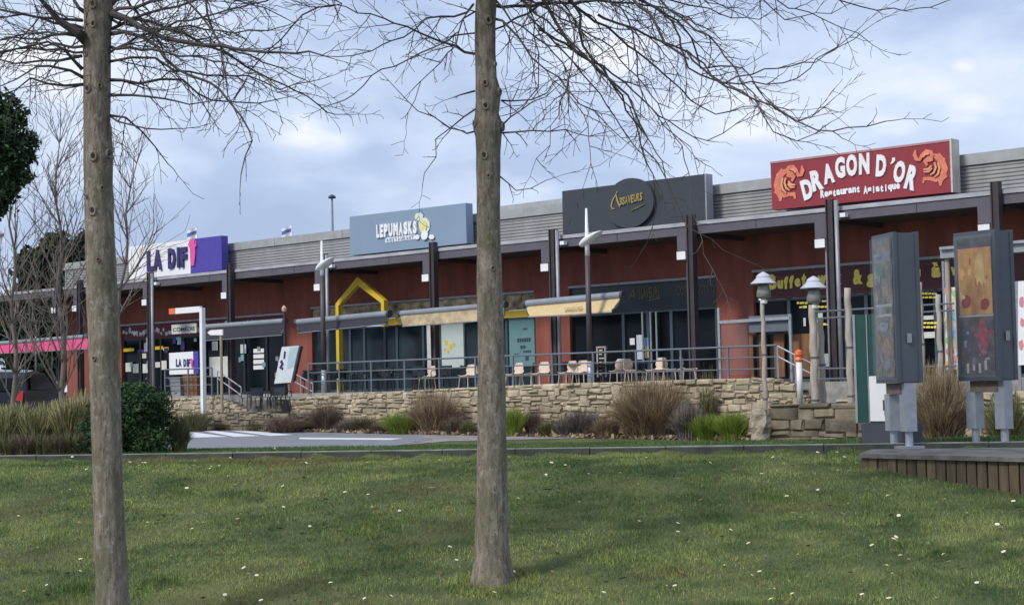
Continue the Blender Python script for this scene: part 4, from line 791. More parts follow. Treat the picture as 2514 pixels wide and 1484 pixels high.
t = thing('banner', 'white banner with coloured polka dots between the two displays', 'banner', fw(sx(2338, -3.1), -3.1, 1.2)); ob = -3.1
B = MB(); slab(B, (2320, 706), (2366, 703), (2368, 905), (2322, 908), ob, .03); bn = obj('cloth', B, mat('banner_white', (.70, .70, .66), .6), t)
dots = [(2328, 713, 'r'), (2345, 720, 'g'), (2331, 752, 'p'), (2344, 775, 'b'), (2326, 786, 'y'), (2330, 803, 'o'), (2345, 820, 'b'), (2328, 835, 'g'), (2347, 845, 'y'), (2332, 862, 'r'), (2346, 880, 'p'), (2328, 893, 'o'), (2346, 740, 'y')]
dc = {'r': (.70, .22, .18), 'g': (.30, .55, .20), 'p': (.75, .30, .32), 'b': (.25, .50, .65), 'y': (.78, .62, .25), 'o': (.80, .42, .15)}
for i, (x, y, c) in enumerate(dots): B = MB(); blob(B, x, y, 8 if i % 3 else 10, 8 if i % 3 else 11, ob - .004 - .001 * i, .004, k=16, wob=0); obj('dot', B, mat('dot_' + c, dc[c], .6), bn)
for x in (2320, 2367): B = MB(); s_ = sx(x, ob + .05, 800); B.tube([fw(s_, ob + .06, .3), fw(s_, ob + .06, F(x, 640, ob)[1])], .035, 6); obj('pole', B, M['steel'], t)
t = thing('pergola', 'pale grey beam of a play area shelter behind the right display', 'shelter', fw(sx(2430, -3.3), -3.3, 1.2)); B = MB(); slab(B, (2308, 611), (2580, 588), (2580, 612), (2308, 634), -3.3, .3); obj('beam', B, M['pipe'], t)
B = MB(); slab(B, (2306, 606), (2582, 583), (2582, 590), (2306, 613), -3.4, .5); obj('top_plate', B, M['steel'], t)
for x in (2328, 2560): B = MB(); s_ = sx(x, -3.2, 800); B.tube([fw(s_, -3.15, .3), fw(s_, -3.15, F(x, 625, -3.2)[1])], .06, 8); obj('post', B, M['timber'], t)
t = thing('poster_panel', 'white poster with pink print at the right edge of the photo', 'poster', fw(sx(2530, -3.0), -3.0, 1.2)); B = MB(); slab(B, (2499, 690), (2590, 684), (2590, 890), (2500, 896), -3.0, .06); obj('panel', B, M['white'], t)
for x, y, a_, b_ in ((2508, 740, 6, 14), (2510, 790, 5, 10), (2507, 845, 6, 12), (2530, 800, 12, 30)): B = MB(); blob(B, x, y, a_, b_, -3.006, .006, seed=x); obj('print_shape', B, mat('pink_print', (.62, .25, .30), .6), t)
for x in (2500, 2588): B = MB(); s_ = sx(x, -2.9, 800); B.tube([fw(s_, -2.92, .3), fw(s_, -2.92, F(x, 690, -2.9)[1])], .04, 6); obj('post', B, M['steel'], t)
# ---------------------------------------------------------------- the two displays on the slab, green board
TOPZ = .744
def display(x, yb, alpha, label, w=.62, th=.32, kind=0, Y=20.9):
    p = atz(x, yb, TOPZ); KD = p.y / 20.9; w *= KD; th *= KD; e = Vector((math.cos(alpha), -math.sin(alpha), 0)); g = Vector((math.sin(alpha), math.cos(alpha), 0)); t = thing('menu_display', label, 'display', p, -alpha, 'outdoor displays on the concrete slab')
    zb, zt = p.z + .80 * KD, p.z + 2.60 * KD
    def bx(B, a0, a1, b0, b1, z0, z1): B.hexa([p + e * a + g * b + Vector((0, 0, z - p.z)) for a, b, z in ((a0, b0, z0), (a1, b0, z0), (a1, b1, z0), (a0, b1, z0), (a0, b0, z1), (a1, b0, z1), (a1, b1, z1), (a0, b1, z1))])
    B = MB(); bx(B, -w / 2, w / 2, -th / 2 + .03, th / 2 - .03, zb, zt); c = obj('casing', B, M['totem'], t)
    B = MB(); bx(B, -w / 2 - .015, w / 2 + .015, -th / 2 - .005, -th / 2 + .045, zb - .01, zt + .012); bx(B, -w / 2 - .015, w / 2 + .015, th / 2 - .045, th / 2 + .005, zb - .01, zt + .012); obj('front_frame', B, M['totem'], c)
    y = -th / 2 - .006
    B = MB(); bx(B, -w / 2 + .04, w / 2 - .04, y - .004, y, zb + .07, zt - .07)
    if kind: pm = mat('poster_dark', (.035, .035, .045), .3, scale=7, var=.5, col2=(.10, .09, .10), det=8)
    else: pm = mat('poster_mixed', (.045, .055, .05), .3, scale=6, var=.6, col2=(.20, .17, .14), det=8)
    sc = obj('screen', B, pm, t)
    def im(x0, x1, z0, z1, m, q=.006): q = .005 + q * .12; B = MB(); bx(B, -w / 2 + w * x0, -w / 2 + w * x1, y - q - .0004, y - q, zb + 1.8 * z0, zb + 1.8 * z1); obj('picture', B, m, sc)
    def disc(x0, z0, rx, rz, m, q=.014, nm='picture_shape'):
        q = .005 + q * .12; B = MB(); rr = random.Random(int(x0 * 997 + z0 * 31)); B.prism([p + e * (-w / 2 + w * (x0 + rx * math.cos(a) * rr.uniform(.8, 1.15))) + g * (y - q) + Vector((0, 0, zb - p.z + 1.8 * (z0 + rz * math.sin(a) * rr.uniform(.8, 1.15)))) for a in [6.2832 * k / 12 for k in range(12)]], g * -.0003); obj(nm, B, m, sc)
    if kind:
        im(.08, .92, .47, .95, mat('orange_photo', (.30, .13, .05), .3, scale=3, var=.4, col2=(.55, .31, .10), stretch=(1, 1, .5)))
        disc(.62, .78, .12, .13, mat('golden_drink', (.46, .33, .13), .3, var=.3)); disc(.25, .57, .13, .055, mat('berries', (.20, .03, .03), .3, var=.5, scale=20)); disc(.72, .54, .12, .05, MATS['berries'], .016)
        disc(.65, .30, .14, .13, mat('red_drink', (.24, .045, .07), .3, var=.5, scale=12)); disc(.25, .30, .18, .10, mat('dark_drink', (.04, .05, .08), .3, var=.4), .02)
        for k in range(4): im(.22 + .15 * k, .28 + .15 * k, .05 + .02 * (k % 2), .12 + .02 * (k % 2), mat('cup_white', (.34, .34, .36), .3, var=.3), .024)
        rr = random.Random(8)
        for k in range(16): disc(rr.uniform(.12, .88), rr.uniform(.5, .9), rr.uniform(.02, .06), rr.uniform(.01, .035), (mat('amber', (.50, .26, .07), .3, var=.4), MATS['golden_drink'], mat('sienna', (.26, .09, .03), .3, var=.4))[k % 3], .026 + .0006 * k)
        for k in range(16): disc(rr.uniform(.12, .88), rr.uniform(.08, .42), rr.uniform(.02, .07), rr.uniform(.01, .03), (MATS['red_drink'], mat('plum', (.11, .05, .09), .3, var=.4), mat('steel_blue', (.10, .12, .17), .3, var=.4), mat('ash', (.22, .21, .22), .3, var=.4))[k % 4], .026 + .0006 * k)
        im(.06, .94, .455, .468, M['pipe'], .01)
    else:
        im(.1, .9, .86, .93, mat('photo_grey', (.14, .15, .18), .3, var=.4)); disc(.35, .80, .2, .045, mat('photo_green', (.05, .13, .08), .4)); disc(.6, .66, .15, .08, mat('photo_brown', (.17, .13, .09), .3, var=.5, scale=14)); im(.1, .9, .54, .56, M['pipe'], .02); im(.1, .9, .47, .49, M['pipe'], .022)
        rr = random.Random(9)
        for k in range(26): disc(rr.uniform(.15, .85), rr.uniform(.08, .9), rr.uniform(.03, .12), rr.uniform(.008, .03), (MATS['photo_grey'], mat('photo_slate', (.08, .10, .12), .3, var=.4), MATS['photo_brown'], mat('photo_mauve', (.16, .12, .14), .3, var=.4))[k % 4], .028 + .0005 * k)
        disc(.3, .52, .16, .04, MATS['photo_grey'], .018); disc(.6, .25, .2, .07, mat('photo_bread', (.24, .14, .06), .3, var=.4, scale=12)); disc(.45, .40, .25, .04, MATS['photo_grey'], .026); disc(.6, .12, .15, .04, MATS['photo_grey'], .016)
    B = MB(); bx(B, -w / 2 + .012, w / 2 - .012, y - .045, y - .038, zb + .04, zt - .04); obj('glass', B, mat('cover_glass', (.5, .55, .6), .04, alpha=.05, var=.02), t)
    B = MB(); bx(B, -w / 2 + .10, w / 2 - .10, -.09, .06, zb - .15, zb - .012); obj('crossbar', B, mat('rust_brown', (.16, .12, .10), .6, .2, var=.3, scale=8), t)
    for a in (-w / 2 + .09, w / 2 - .09):
        B = MB(); bx(B, a - .08, a + .08, -.08, .08, p.z + .22, zb - (.012 if a > 0 else .153)); l = obj('leg', B, M['steel'], t)
        B = MB(); B.tube([p + e * a + Vector((0, 0, .02)), p + e * a + Vector((0, 0, .22))], .05, 12); obj('foot', B, M['steel'], l)
        B = MB(); bx(B, a - .13, a + .13, -.15, .15, p.z, p.z + .035); obj('base_plate', B, M['steel'], l)
    B = MB(); bx(B, w / 2 + .016, w / 2 + .03, -.03, .03, zb + .5, zb + .62); obj('handle', B, M['pipe'], c)
    return t
display(2214, 1099, R(79), 'narrow-looking dark display, turned away, standing before the green board', kind=0)
display(2432, 1093, R(57), 'dark display with orange drink poster, right one on the slab', kind=1)
p = atz(2150, 1088, .775); al = R(40); e = Vector((math.cos(al), -math.sin(al), 0)); g = Vector((math.sin(al), math.cos(al), 0))
t = thing('info_board', 'dark green board with a white panel and bottle drawing, behind the left display', 'board', p, -al)
def bx2(B, a0, a1, b0, b1, z0, z1): B.hexa([p + e * a + g * b + Vector((0, 0, z - p.z)) for a, b, z in ((a0, b0, z0), (a1, b0, z0), (a1, b1, z0), (a0, b1, z0), (a0, b0, z1), (a1, b0, z1), (a1, b1, z1), (a0, b1, z1))])
zt = at(2108, 772, p.y).z; zb = at(2108, 1037, p.y).z
B = MB(); bx2(B, -.22, .42, -.09, .09, zb, zt); obj('casing', B, M['green'], t)
B = MB(); bx2(B, -.235, -.20, -.10, .10, zb - .005, zt + .005); bx2(B, -.035, -.02, -.10, -.091, zb, zt); obj('edge_trim', B, M['pipe'], t)
B = MB(); bx2(B, -.015, .40, -.10, -.092, zb + .02, zb + .62); wp = obj('white_panel', B, M['white'], t)
B = MB(); bx2(B, .20, .28, -.106, -.101, zb + .08, zb + .26); bx2(B, .225, .255, -.107, -.101, zb + .25, zb + .33); bx2(B, .18, .21, -.106, -.101, zb + .16, zb + .30); obj('bottle_drawing', B, M['dgrey'], wp)
B = MB(); bx2(B, -.14, .62, -.12, .14, p.z - .05, zb - .01); obj('pedestal', B, mat('pedestal', (.05, .055, .075), .6), t)
# ---------------------------------------------------------------- vegetation helpers
def tri_object(name, V, m, rz=0, parent=None, quads=False, smooth=False):
    """V: (n, 3 or 4, 3) array of separate faces in world coordinates"""
    n, k, _ = V.shape
    if parent is None:
        c = V.reshape(-1, 3); fr = Matrix.Translation(((c[:, 0].min() + c[:, 0].max()) / 2, (c[:, 1].min() + c[:, 1].max()) / 2, c[:, 2].min()))
    else: fr = WM[parent.name]
    A = np.array(fr.inverted()); v = V.reshape(-1, 3) @ A[:3, :3].T + A[:3, 3]
    me = bpy.data.meshes.new(name); me.vertices.add(n * k); me.vertices.foreach_set('co', v.astype(np.float32).ravel())
    me.loops.add(n * k); me.loops.foreach_set('vertex_index', np.arange(n * k, dtype=np.int32))
    me.polygons.add(n); me.polygons.foreach_set('loop_start', np.arange(0, n * k, k, dtype=np.int32)); me.update(calc_edges=True)
    me.materials.append(m); o = bpy.data.objects.new(name, me); COL.objects.link(o)
    if parent is None: o.matrix_basis = fr
    else: o.parent = parent
    WM[o.name] = fr; return o
def leafmat(name, a, b, scale=1.5, island=.35, c=None, trans=.25, scale2=None):
    if name in MATS: return MATS[name]
    m = bpy.data.materials.new(name); m.use_nodes = True; nt = m.node_tree; N = nt.nodes.new; L = nt.links.new; bs = nt.nodes['Principled BSDF']; bs.inputs['Roughness'].default_value = .75; bs.inputs['Specular IOR Level'].default_value = .25
    tc = N('ShaderNodeTexCoord'); n = N('ShaderNodeTexNoise'); n.inputs['Scale'].default_value = scale; n.inputs['Detail'].default_value = 5; L(tc.outputs['Object'], n.inputs[0])
    g = N('ShaderNodeNewGeometry'); ad = N('ShaderNodeMath'); ad.operation = 'MULTIPLY_ADD'; L(g.outputs['Random Per Island'], ad.inputs[0]); ad.inputs[1].default_value = .34; L(n.outputs[0], ad.inputs[2])
    cr = N('ShaderNodeValToRGB'); L(ad.outputs[0], cr.inputs[0]); e = cr.color_ramp.elements; e[0].position = .45; e[0].color = (*a, 1); e[1].position = .85; e[1].color = (*b, 1)
    if c: k = e.new(.66); k.color = (*c, 1)
    mr = N('ShaderNodeMapRange'); n3 = N('ShaderNodeMath'); n3.operation = 'FRACT'; m7 = N('ShaderNodeMath'); m7.operation = 'MULTIPLY'; m7.inputs[1].default_value = 37.7; L(g.outputs['Random Per Island'], m7.inputs[0]); L(m7.outputs[0], n3.inputs[0]); L(n3.outputs[0], mr.inputs[0]); mr.inputs[3].default_value = 1 - island; mr.inputs[4].default_value = 1 + island
    vm = N('ShaderNodeVectorMath'); vm.operation = 'SCALE'; L(cr.outputs[0], vm.inputs[0]); L(mr.outputs[0], vm.inputs['Scale']); L(vm.outputs[0], bs.inputs['Base Color'])
    MATS[name] = m; return m
# ---------------------------------------------------------------- lawn grass
def gz_grid(x, y): return np.array([G(a, b) for a, b in zip(x, y)])
def interp_G():
    gx = np.arange(-14, 14.01, .2); gy = np.arange(12, 40.01, .2); Z = np.array([[G(a, b) for a in gx] for b in gy])
    def f(x, y):
        u = np.clip((x + 14) / .2, 0, len(gx) - 1.001); v = np.clip((y - 12) / .2, 0, len(gy) - 1.001); i = u.astype(int); j = v.astype(int); a = u - i; b = v - j
        return Z[j, i] * (1 - a) * (1 - b) + Z[j, i + 1] * a * (1 - b) + Z[j + 1, i] * (1 - a) * b + Z[j + 1, i + 1] * a * b
    return f
GI = interp_G()
def vnoise(x, y, s, seed):
    r = np.random.default_rng(seed).random((64, 64)); u = (x * s) % 63; v = (y * s) % 63; i = u.astype(int); j = v.astype(int); a = u - i; b = v - j; a = a * a * (3 - 2 * a); b = b * b * (3 - 2 * b)
    return r[j, i] * (1 - a) * (1 - b) + r[j, i + 1] * a * (1 - b) + r[j + 1, i] * (1 - a) * b + r[j + 1, i + 1] * a * b
def blades(x, y, z, h, w, lean, rngl=rng, cosd=None):
    n = len(x); th = rngl.random(n) * 6.283; la = rngl.random(n) * 6.283; l = rngl.random(n) * lean * h
    V = np.zeros((n, 3, 3)); c, s = np.cos(th) * w / 2, np.sin(th) * w / 2
    V[:, 0] = np.stack([x - c, y - s, z], 1); V[:, 1] = np.stack([x + c, y + s, z], 1); V[:, 2] = np.stack([x + np.cos(la) * l, y + np.sin(la) * l, z + np.sqrt(np.maximum((h * h - l * l), (h * .25) ** 2))], 1)
    return V
N_ = 720000
x = rng.uniform(-9.2, 9.2, N_); y = rng.uniform(14.0, 25.3, N_); ky = 23.27 - .257 * x
sl_ = (PB - PA); cr_ = (x - PA.x) * sl_.y - (y - PA.y) * sl_.x           # >0 right/front side of the board wall
keep = (y < ky - .02) & (np.abs(x / y) < .40) & ~((x > PA.x) & (cr_ < 0.02) & (x > PA.x + (y - PA.y) * .17))
x, y = x[keep], y[keep]; dn = vnoise(x, y, 1.6, 3) * .5 + vnoise(x, y, 5, 4) * .5; keep = rng.random(len(x)) < (.35 + dn); x, y = x[keep], y[keep]
hh = (.020 + .062 * vnoise(x, y, 2.3, 5) * vnoise(x, y, 6, 6) + .02 * rng.random(len(x))); z = GI(x, y)
V = blades(x, y, z - .004, hh, .0075, .97)
def ring(px, py, Y, k, r0, r1, h0, h1):
    g_ = at(px, py, Y); a = rng.random(k) * 6.283; q = r0 + (r1 - r0) * rng.random(k) ** 1.5; x = g_.x + np.cos(a) * q; y = g_.y + np.sin(a) * q; return blades(x, y, GI(x, y) - .005, h0 + (h1 - h0) * rng.random(k), .008, .7)
V = np.concatenate([V, ring(1210, 1440, 17.0, 5200, .17, .48, .03, .11), ring(278, 1620, 16.0, 3000, .17, .5, .03, .10)] + [ring(px, py, Yc, 900, 0, rr_, .04, .09) for px, py, Yc, rr_ in ((130, 1380, 17.2, .35), (190, 1340, 17.8, .3), (400, 1330, 17.8, .3), (1500, 1330, 17.6, .3), (1650, 1400, 17, .25), (900, 1240, 19.4, .3), (2300, 1400, 17, .3), (1900, 1230, 19.4, .35))])
kk = 900; lx = rng.uniform(-6, 6, kk); ly = rng.uniform(15.2, 24, kk); ok_ = (ly < 23.0 - .257 * lx) & ~((lx > PA.x - .2) & (ly > PA.y - 2.2)); lx, ly = lx[ok_], ly[ok_]; kk = len(lx); lc = np.stack([lx, ly, GI(lx, ly) + .03 + .02 * rng.random(kk)], 1); lu = rng.normal(size=(kk, 3)) * [.02, .02, .006]; lv = rng.normal(size=(kk, 3)) * [.014, .014, .006]
tag(tri_object('fallen_leaves', np.stack([lc - lu, lc + lv, lc + lu, lc - lv], 1), leafmat('dead_leaf', (.10, .06, .03), (.30, .20, .10), scale=3)), 'small dead brown leaves scattered in the lawn', 'fallen leaves', kind='stuff')
mgr = leafmat('lawn_blades', (.074, .132, .038), (.35, .39, .13), scale=.8, island=.42, c=(.190, .255, .074))
def patchy(m):                                           # dry brownish and deep green drifts across the lawn
    nt = m.node_tree; N = nt.nodes.new; L = nt.links.new; bs = nt.nodes['Principled BSDF']; src = bs.inputs['Base Color'].links[0].from_socket
    tc0 = N('ShaderNodeTexCoord'); tc = N('ShaderNodeMapping'); tc.inputs['Scale'].default_value = (.55, 1, 1); L(tc0.outputs['Object'], tc.inputs[0]); cur = src
    for sc, lo, hi, col, off in ((1.6, .50, .60, (.045, .100, .036), (1, 2, 8)), (.75, .54, .66, (.21, .165, .075), (3, 7, 0)), (.5, .55, .68, (.05, .115, .04), (11, 2, 0)), (2.6, .58, .72, (.31, .32, .11), (5, 5, 0))):
        mp = N('ShaderNodeMapping'); mp.inputs['Location'].default_value = off; L(tc.outputs[0], mp.inputs[0]); n = N('ShaderNodeTexNoise'); n.inputs['Scale'].default_value = sc; n.inputs['Detail'].default_value = 4; L(mp.outputs[0], n.inputs[0])
        mr = N('ShaderNodeMapRange'); mr.inputs[1].default_value = lo; mr.inputs[2].default_value = hi; mr.inputs[4].default_value = .75; L(n.outputs[0], mr.inputs[0])
        mx = N('ShaderNodeMix'); mx.data_type = 'RGBA'; L(mr.outputs[0], mx.inputs[0]); L(cur, mx.inputs[6]); mx.inputs[7].default_value = (*col, 1); cur = mx.outputs[2]
    L(cur, bs.inputs['Base Color'])
patchy(mgr)
tag(tri_object('lawn', V, mgr), 'short mottled lawn grass on the bank in the foreground', 'grass', kind='stuff')
# grass strip behind the edging and on the far verge
n = 60000; x = rng.uniform(-12, 9, n); y = 23.27 - .257 * x + .18 + rng.random(n) ** 1.2 * 3.2; keep = ~((x > 4.2) & (y < kerbY(0) - .257 * x + .1)); x, y = x[keep], y[keep]
V = blades(x, y, GI(x, y) - .004, .03 + .05 * rng.random(len(x)) * vnoise(x, y, 2, 9), .009, .9)
tag(tri_object('verge_grass', V, leafmat('verge_blades', (.030, .075, .020), (.10, .17, .045), scale=.8, island=.35)), 'green grass verge behind the concrete edging', 'grass', kind='stuff')
# daisies
dz = bpy.data.meshes.new('daisy'); B = MB()
for i in range(11):
    a = 6.2832 * i / 11; c, s = math.cos(a), math.sin(a); B.add([(0, 0, .05), (.014 * c - .005 * s, .014 * s + .005 * c, .054), (.021 * c, .021 * s, .052), (.014 * c + .005 * s, .014 * s - .005 * c, .054)], [(0, 3, 2, 1)])
pet = B; B = MB(); B.lathe((0, 0, 0), [(.006, .048), (.0075, .054), (.004, .059), (.001, .06)], 8); cen = B; B = MB(); B.tube([(0, 0, -.01), (.003, 0, .02), (0, 0, .05)], .0022, 4); ste = B
pts_ = [(29, 1174), (234, 1153), (240, 1150), (232, 1171), (168, 1207), (44, 1275), (73, 1296), (92, 1353), (318, 1141), (346, 1142), (345, 1152), (357, 1158), (380, 1152), (386, 1148), (372, 1165), (398, 1277), (364, 1288), (477, 1334), (420, 1375), (515, 1150), (519, 1155), (535, 1148), (563, 1130), (565, 1175), (600, 1425), (606, 1416), (554, 1468), (584, 1482), (645, 1482), (676, 1122), (773, 1124), (762, 1146),
        (845, 1160), (889, 1150), (903, 1143), (1000, 1139), (849, 1216), (905, 1220), (1100, 1254), (955, 1430), (1082, 1138), (870, 1470), (1210, 1462), (1523, 1172), (1590, 1132), (1440, 1170), (1767, 1249), (1661, 1291), (1664, 1315), (1785, 1399), (1660, 1447), (1630, 1448), (1480, 1461), (1567, 1286), (1870, 1170), (1700, 1160), (2005, 1117), (2053, 1117), (2071, 1130), (2062, 1160), (2086, 1163), (1934, 1196),
        (2237, 1185), (2180, 1197), (2160, 1220), (2319, 1234), (2370, 1270), (2448, 1297), (2506, 1226), (2490, 1240), (1844, 1343), (1880, 1377), (1768, 1386), (1840, 1420), (1895, 1458), (2195, 1325), (2190, 1331), (2200, 1340), (2146, 1346), (2213, 1376), (2230, 1379), (2172, 1398), (2335, 1388), (2306, 1477), (2185, 1480), (2050, 1483), (1955, 1370), (1420, 1240), (760, 1300), (700, 1200), (300, 1440), (120, 1440), (2400, 1440), (1990, 1260), (1550, 1400)]
rq = random.Random(77); pts_ += [(rq.uniform(0, 2514), 1125 + 355 * rq.random() ** 1.3) for _ in range(75)]; pts_ = [q for q in pts_ if not (q[0] > 2090 and q[1] < 1130 + (q[0] - 2110) * .25)]
dm = (mat('daisy_white', (.82, .82, .76), .6, var=.03), M['ytext'], mat('stem_green', (.06, .11, .03), .7)); root = None
for i, (px, py) in enumerate(pts_):
    g_ = atg(px, py - 2, .05)
    if root is None:
        root = thing('daisy', 'small white daisy in flower standing in the lawn grass', 'flower', (0, 0, 0), 0, 'white daisies dotted over the lawn')
        for nm, b_, m_ in (('petals', pet, dm[0]), ('centre', cen, dm[1]), ('stem', ste, dm[2])): obj(nm, b_, m_, root)
        r = root
    else: r = dup(root, (0, 0, 0), 0)
    r.location = (g_.x, g_.y, g_.z + .028); r.rotation_euler = (random.uniform(.1, .6), random.uniform(-.3, .3), random.uniform(0, 6)); r.scale = (random.uniform(.9, 1.3),) * 3
# ---------------------------------------------------------------- the two big bare trees
def barkmat(name, a, b, pale, moss):
    m = bpy.data.materials.new(name); m.use_nodes = True; nt = m.node_tree; N = nt.nodes.new; L = nt.links.new; bs = nt.nodes['Principled BSDF']; bs.inputs['Roughness'].default_value = .9; bs.inputs['Specular IOR Level'].default_value = .2
    tc = N('ShaderNodeTexCoord')
    def ns(sc, st, det=6, off=(0, 0, 0), rg=.6):
        mp = N('ShaderNodeMapping'); mp.inputs['Scale'].default_value = st; mp.inputs['Location'].default_value = off; L(tc.outputs['Object'], mp.inputs[0]); n = N('ShaderNodeTexNoise'); n.inputs['Scale'].default_value = sc; n.inputs['Detail'].default_value = det; n.inputs['Roughness'].default_value = rg; L(mp.outputs[0], n.inputs[0]); return n.outputs[0]
    n1 = ns(22, (1, 1, .22), 8); cr = N('ShaderNodeValToRGB'); L(n1, cr.inputs[0]); e = cr.color_ramp.elements; e[0].position = .36; e[0].color = (*a, 1); e[1].position = .66; e[1].color = (*b, 1); cur = cr.outputs[0]
    for sig, lo, hi, col, f in ((ns(17, (1, 1, .8), 4, (4, 4, 4)), .57, .64, pale, .6), (ns(3.0, (1, 1, .5), 4, (9, 1, 2)), .50, .68, moss, .6), (ns(60, (1, 1, .35), 3, (1, 9, 2)), .56, .7, tuple(c * .45 for c in a), .7)):
        mr = N('ShaderNodeMapRange'); mr.inputs[1].default_value = lo; mr.inputs[2].default_value = hi; mr.inputs[4].default_value = f; L(sig, mr.inputs[0]); mx = N('ShaderNodeMix'); mx.data_type = 'RGBA'; L(mr.outputs[0], mx.inputs[0]); L(cur, mx.inputs[6]); mx.inputs[7].default_value = (*col, 1); cur = mx.outputs[2]
    L(cur, bs.inputs['Base Color']); bp = N('ShaderNodeBump'); bp.inputs['Strength'].default_value = .9; bp.inputs['Distance'].default_value = .02; L(n1, bp.inputs['Height']); b2 = N('ShaderNodeBump'); b2.inputs['Strength'].default_value = .6; b2.inputs['Distance'].default_value = .01; L(ns(70, (1, 1, .4), 3), b2.inputs['Height']); L(bp.outputs[0], b2.inputs['Normal']); L(b2.outputs[0], bs.inputs['Normal']); MATS[name] = m; return m
mb = barkmat('bark', (.14, .112, .086), (.31, .265, .215), (.36, .345, .30), (.125, .125, .07))
mtw = mat('twig_bark', (.078, .064, .058), .85, var=.3, scale=6)
mkn = mat('knot_dark', (.035, .028, .022), .95, var=.3, scale=20)
def resample(P, step=.12, jit=.012):
    out = [P[0]]; k = len(P)
    for i in range(k - 1):
        p0, p1, p2, p3 = P[max(i - 1, 0)], P[i], P[i + 1], P[min(i + 2, k - 1)]; n = max(1, int((p2 - p1).length / step))
        for j in range(1, n + 1):
            t = j / n; q = .5 * (2 * p1 + (p2 - p0) * t + (2 * p0 - 5 * p1 + 4 * p2 - p3) * t * t + (3 * p1 - p0 - 3 * p2 + p3) * t ** 3); out.append(q + Vector((random.gauss(0, jit), random.gauss(0, jit), random.gauss(0, jit))))
    return out
def rvec(): return Vector((random.gauss(0, 1), random.gauss(0, 1), random.gauss(0, 1))).normalized()
def twig(B, p, d, L_, r, lvl, droop=.0, rmin=.0027):
    n = max(2, int(L_ / (.075 if lvl else .10))); pts = [p.copy()]; sg = random.choice((-1, 1)); side = d.cross(rvec()).normalized(); dd = d.copy(); curl = side.cross(d) * random.uniform(-.1, .1)
    for i in range(n):
        dd = (dd + side * sg * random.uniform(.05, .28) + curl + rvec() * .07 + Vector((0, 0, -droop))).normalized(); sg = -sg; pts.append(pts[-1] + dd * (L_ / n))
        if lvl > 0 and i >= 0 and random.random() < .85:
            a = (dd * random.uniform(.5, .8) + side * sg * -1 * random.uniform(.4, .8) + rvec() * .35).normalized(); twig(B, pts[-1], a, L_ * random.uniform(.18, .48) * (1 - .4 * i / n), r * .55, lvl - 1, droop * .5, rmin)
    B.tube(pts, [max(rmin, r * (1 - .75 * i / n)) for i in range(n + 1)], 3 if lvl == 0 else 4, cap=False)
def limb(tree, pts, r0, r1, dens=.13, tl=(.3, .85), lvl=1, droop=.01, skip=.12):
    dens *= .84; r1 = min(r1, .0055); r0 = r0 * .85
    P = resample(pts); n = len(P); B = MB(); B.tube(P, [r0 + (r1 - r0) * (i / (n - 1)) ** .7 for i in range(n)], 7 if r0 > .02 else 5, cap=False)
    acc = 0; tot = sum((P[i + 1] - P[i]).length for i in range(n - 1)); run = 0; sg = 1
    for i in range(n - 1):
        l = (P[i + 1] - P[i]).length; acc += l; run += l
        if acc > dens and run / tot > skip:
            acc = random.uniform(-.04, .04); d = (P[i + 1] - P[i]).normalized(); s = d.cross(rvec()).normalized(); sg = -sg
            a = (d * random.uniform(.5, 1.0) + s * random.uniform(.6, 1)).normalized(); twig(B, P[i], a, random.uniform(*tl) * (1.15 - .6 * run / tot), .0072 * (1.2 - .5 * run / tot), lvl, droop)
    d = (P[-1] - P[-2]).normalized(); twig(B, P[-1], d, random.uniform(.25, .5), r1, lvl, droop)
    return obj('branch', B, mtw, tree)
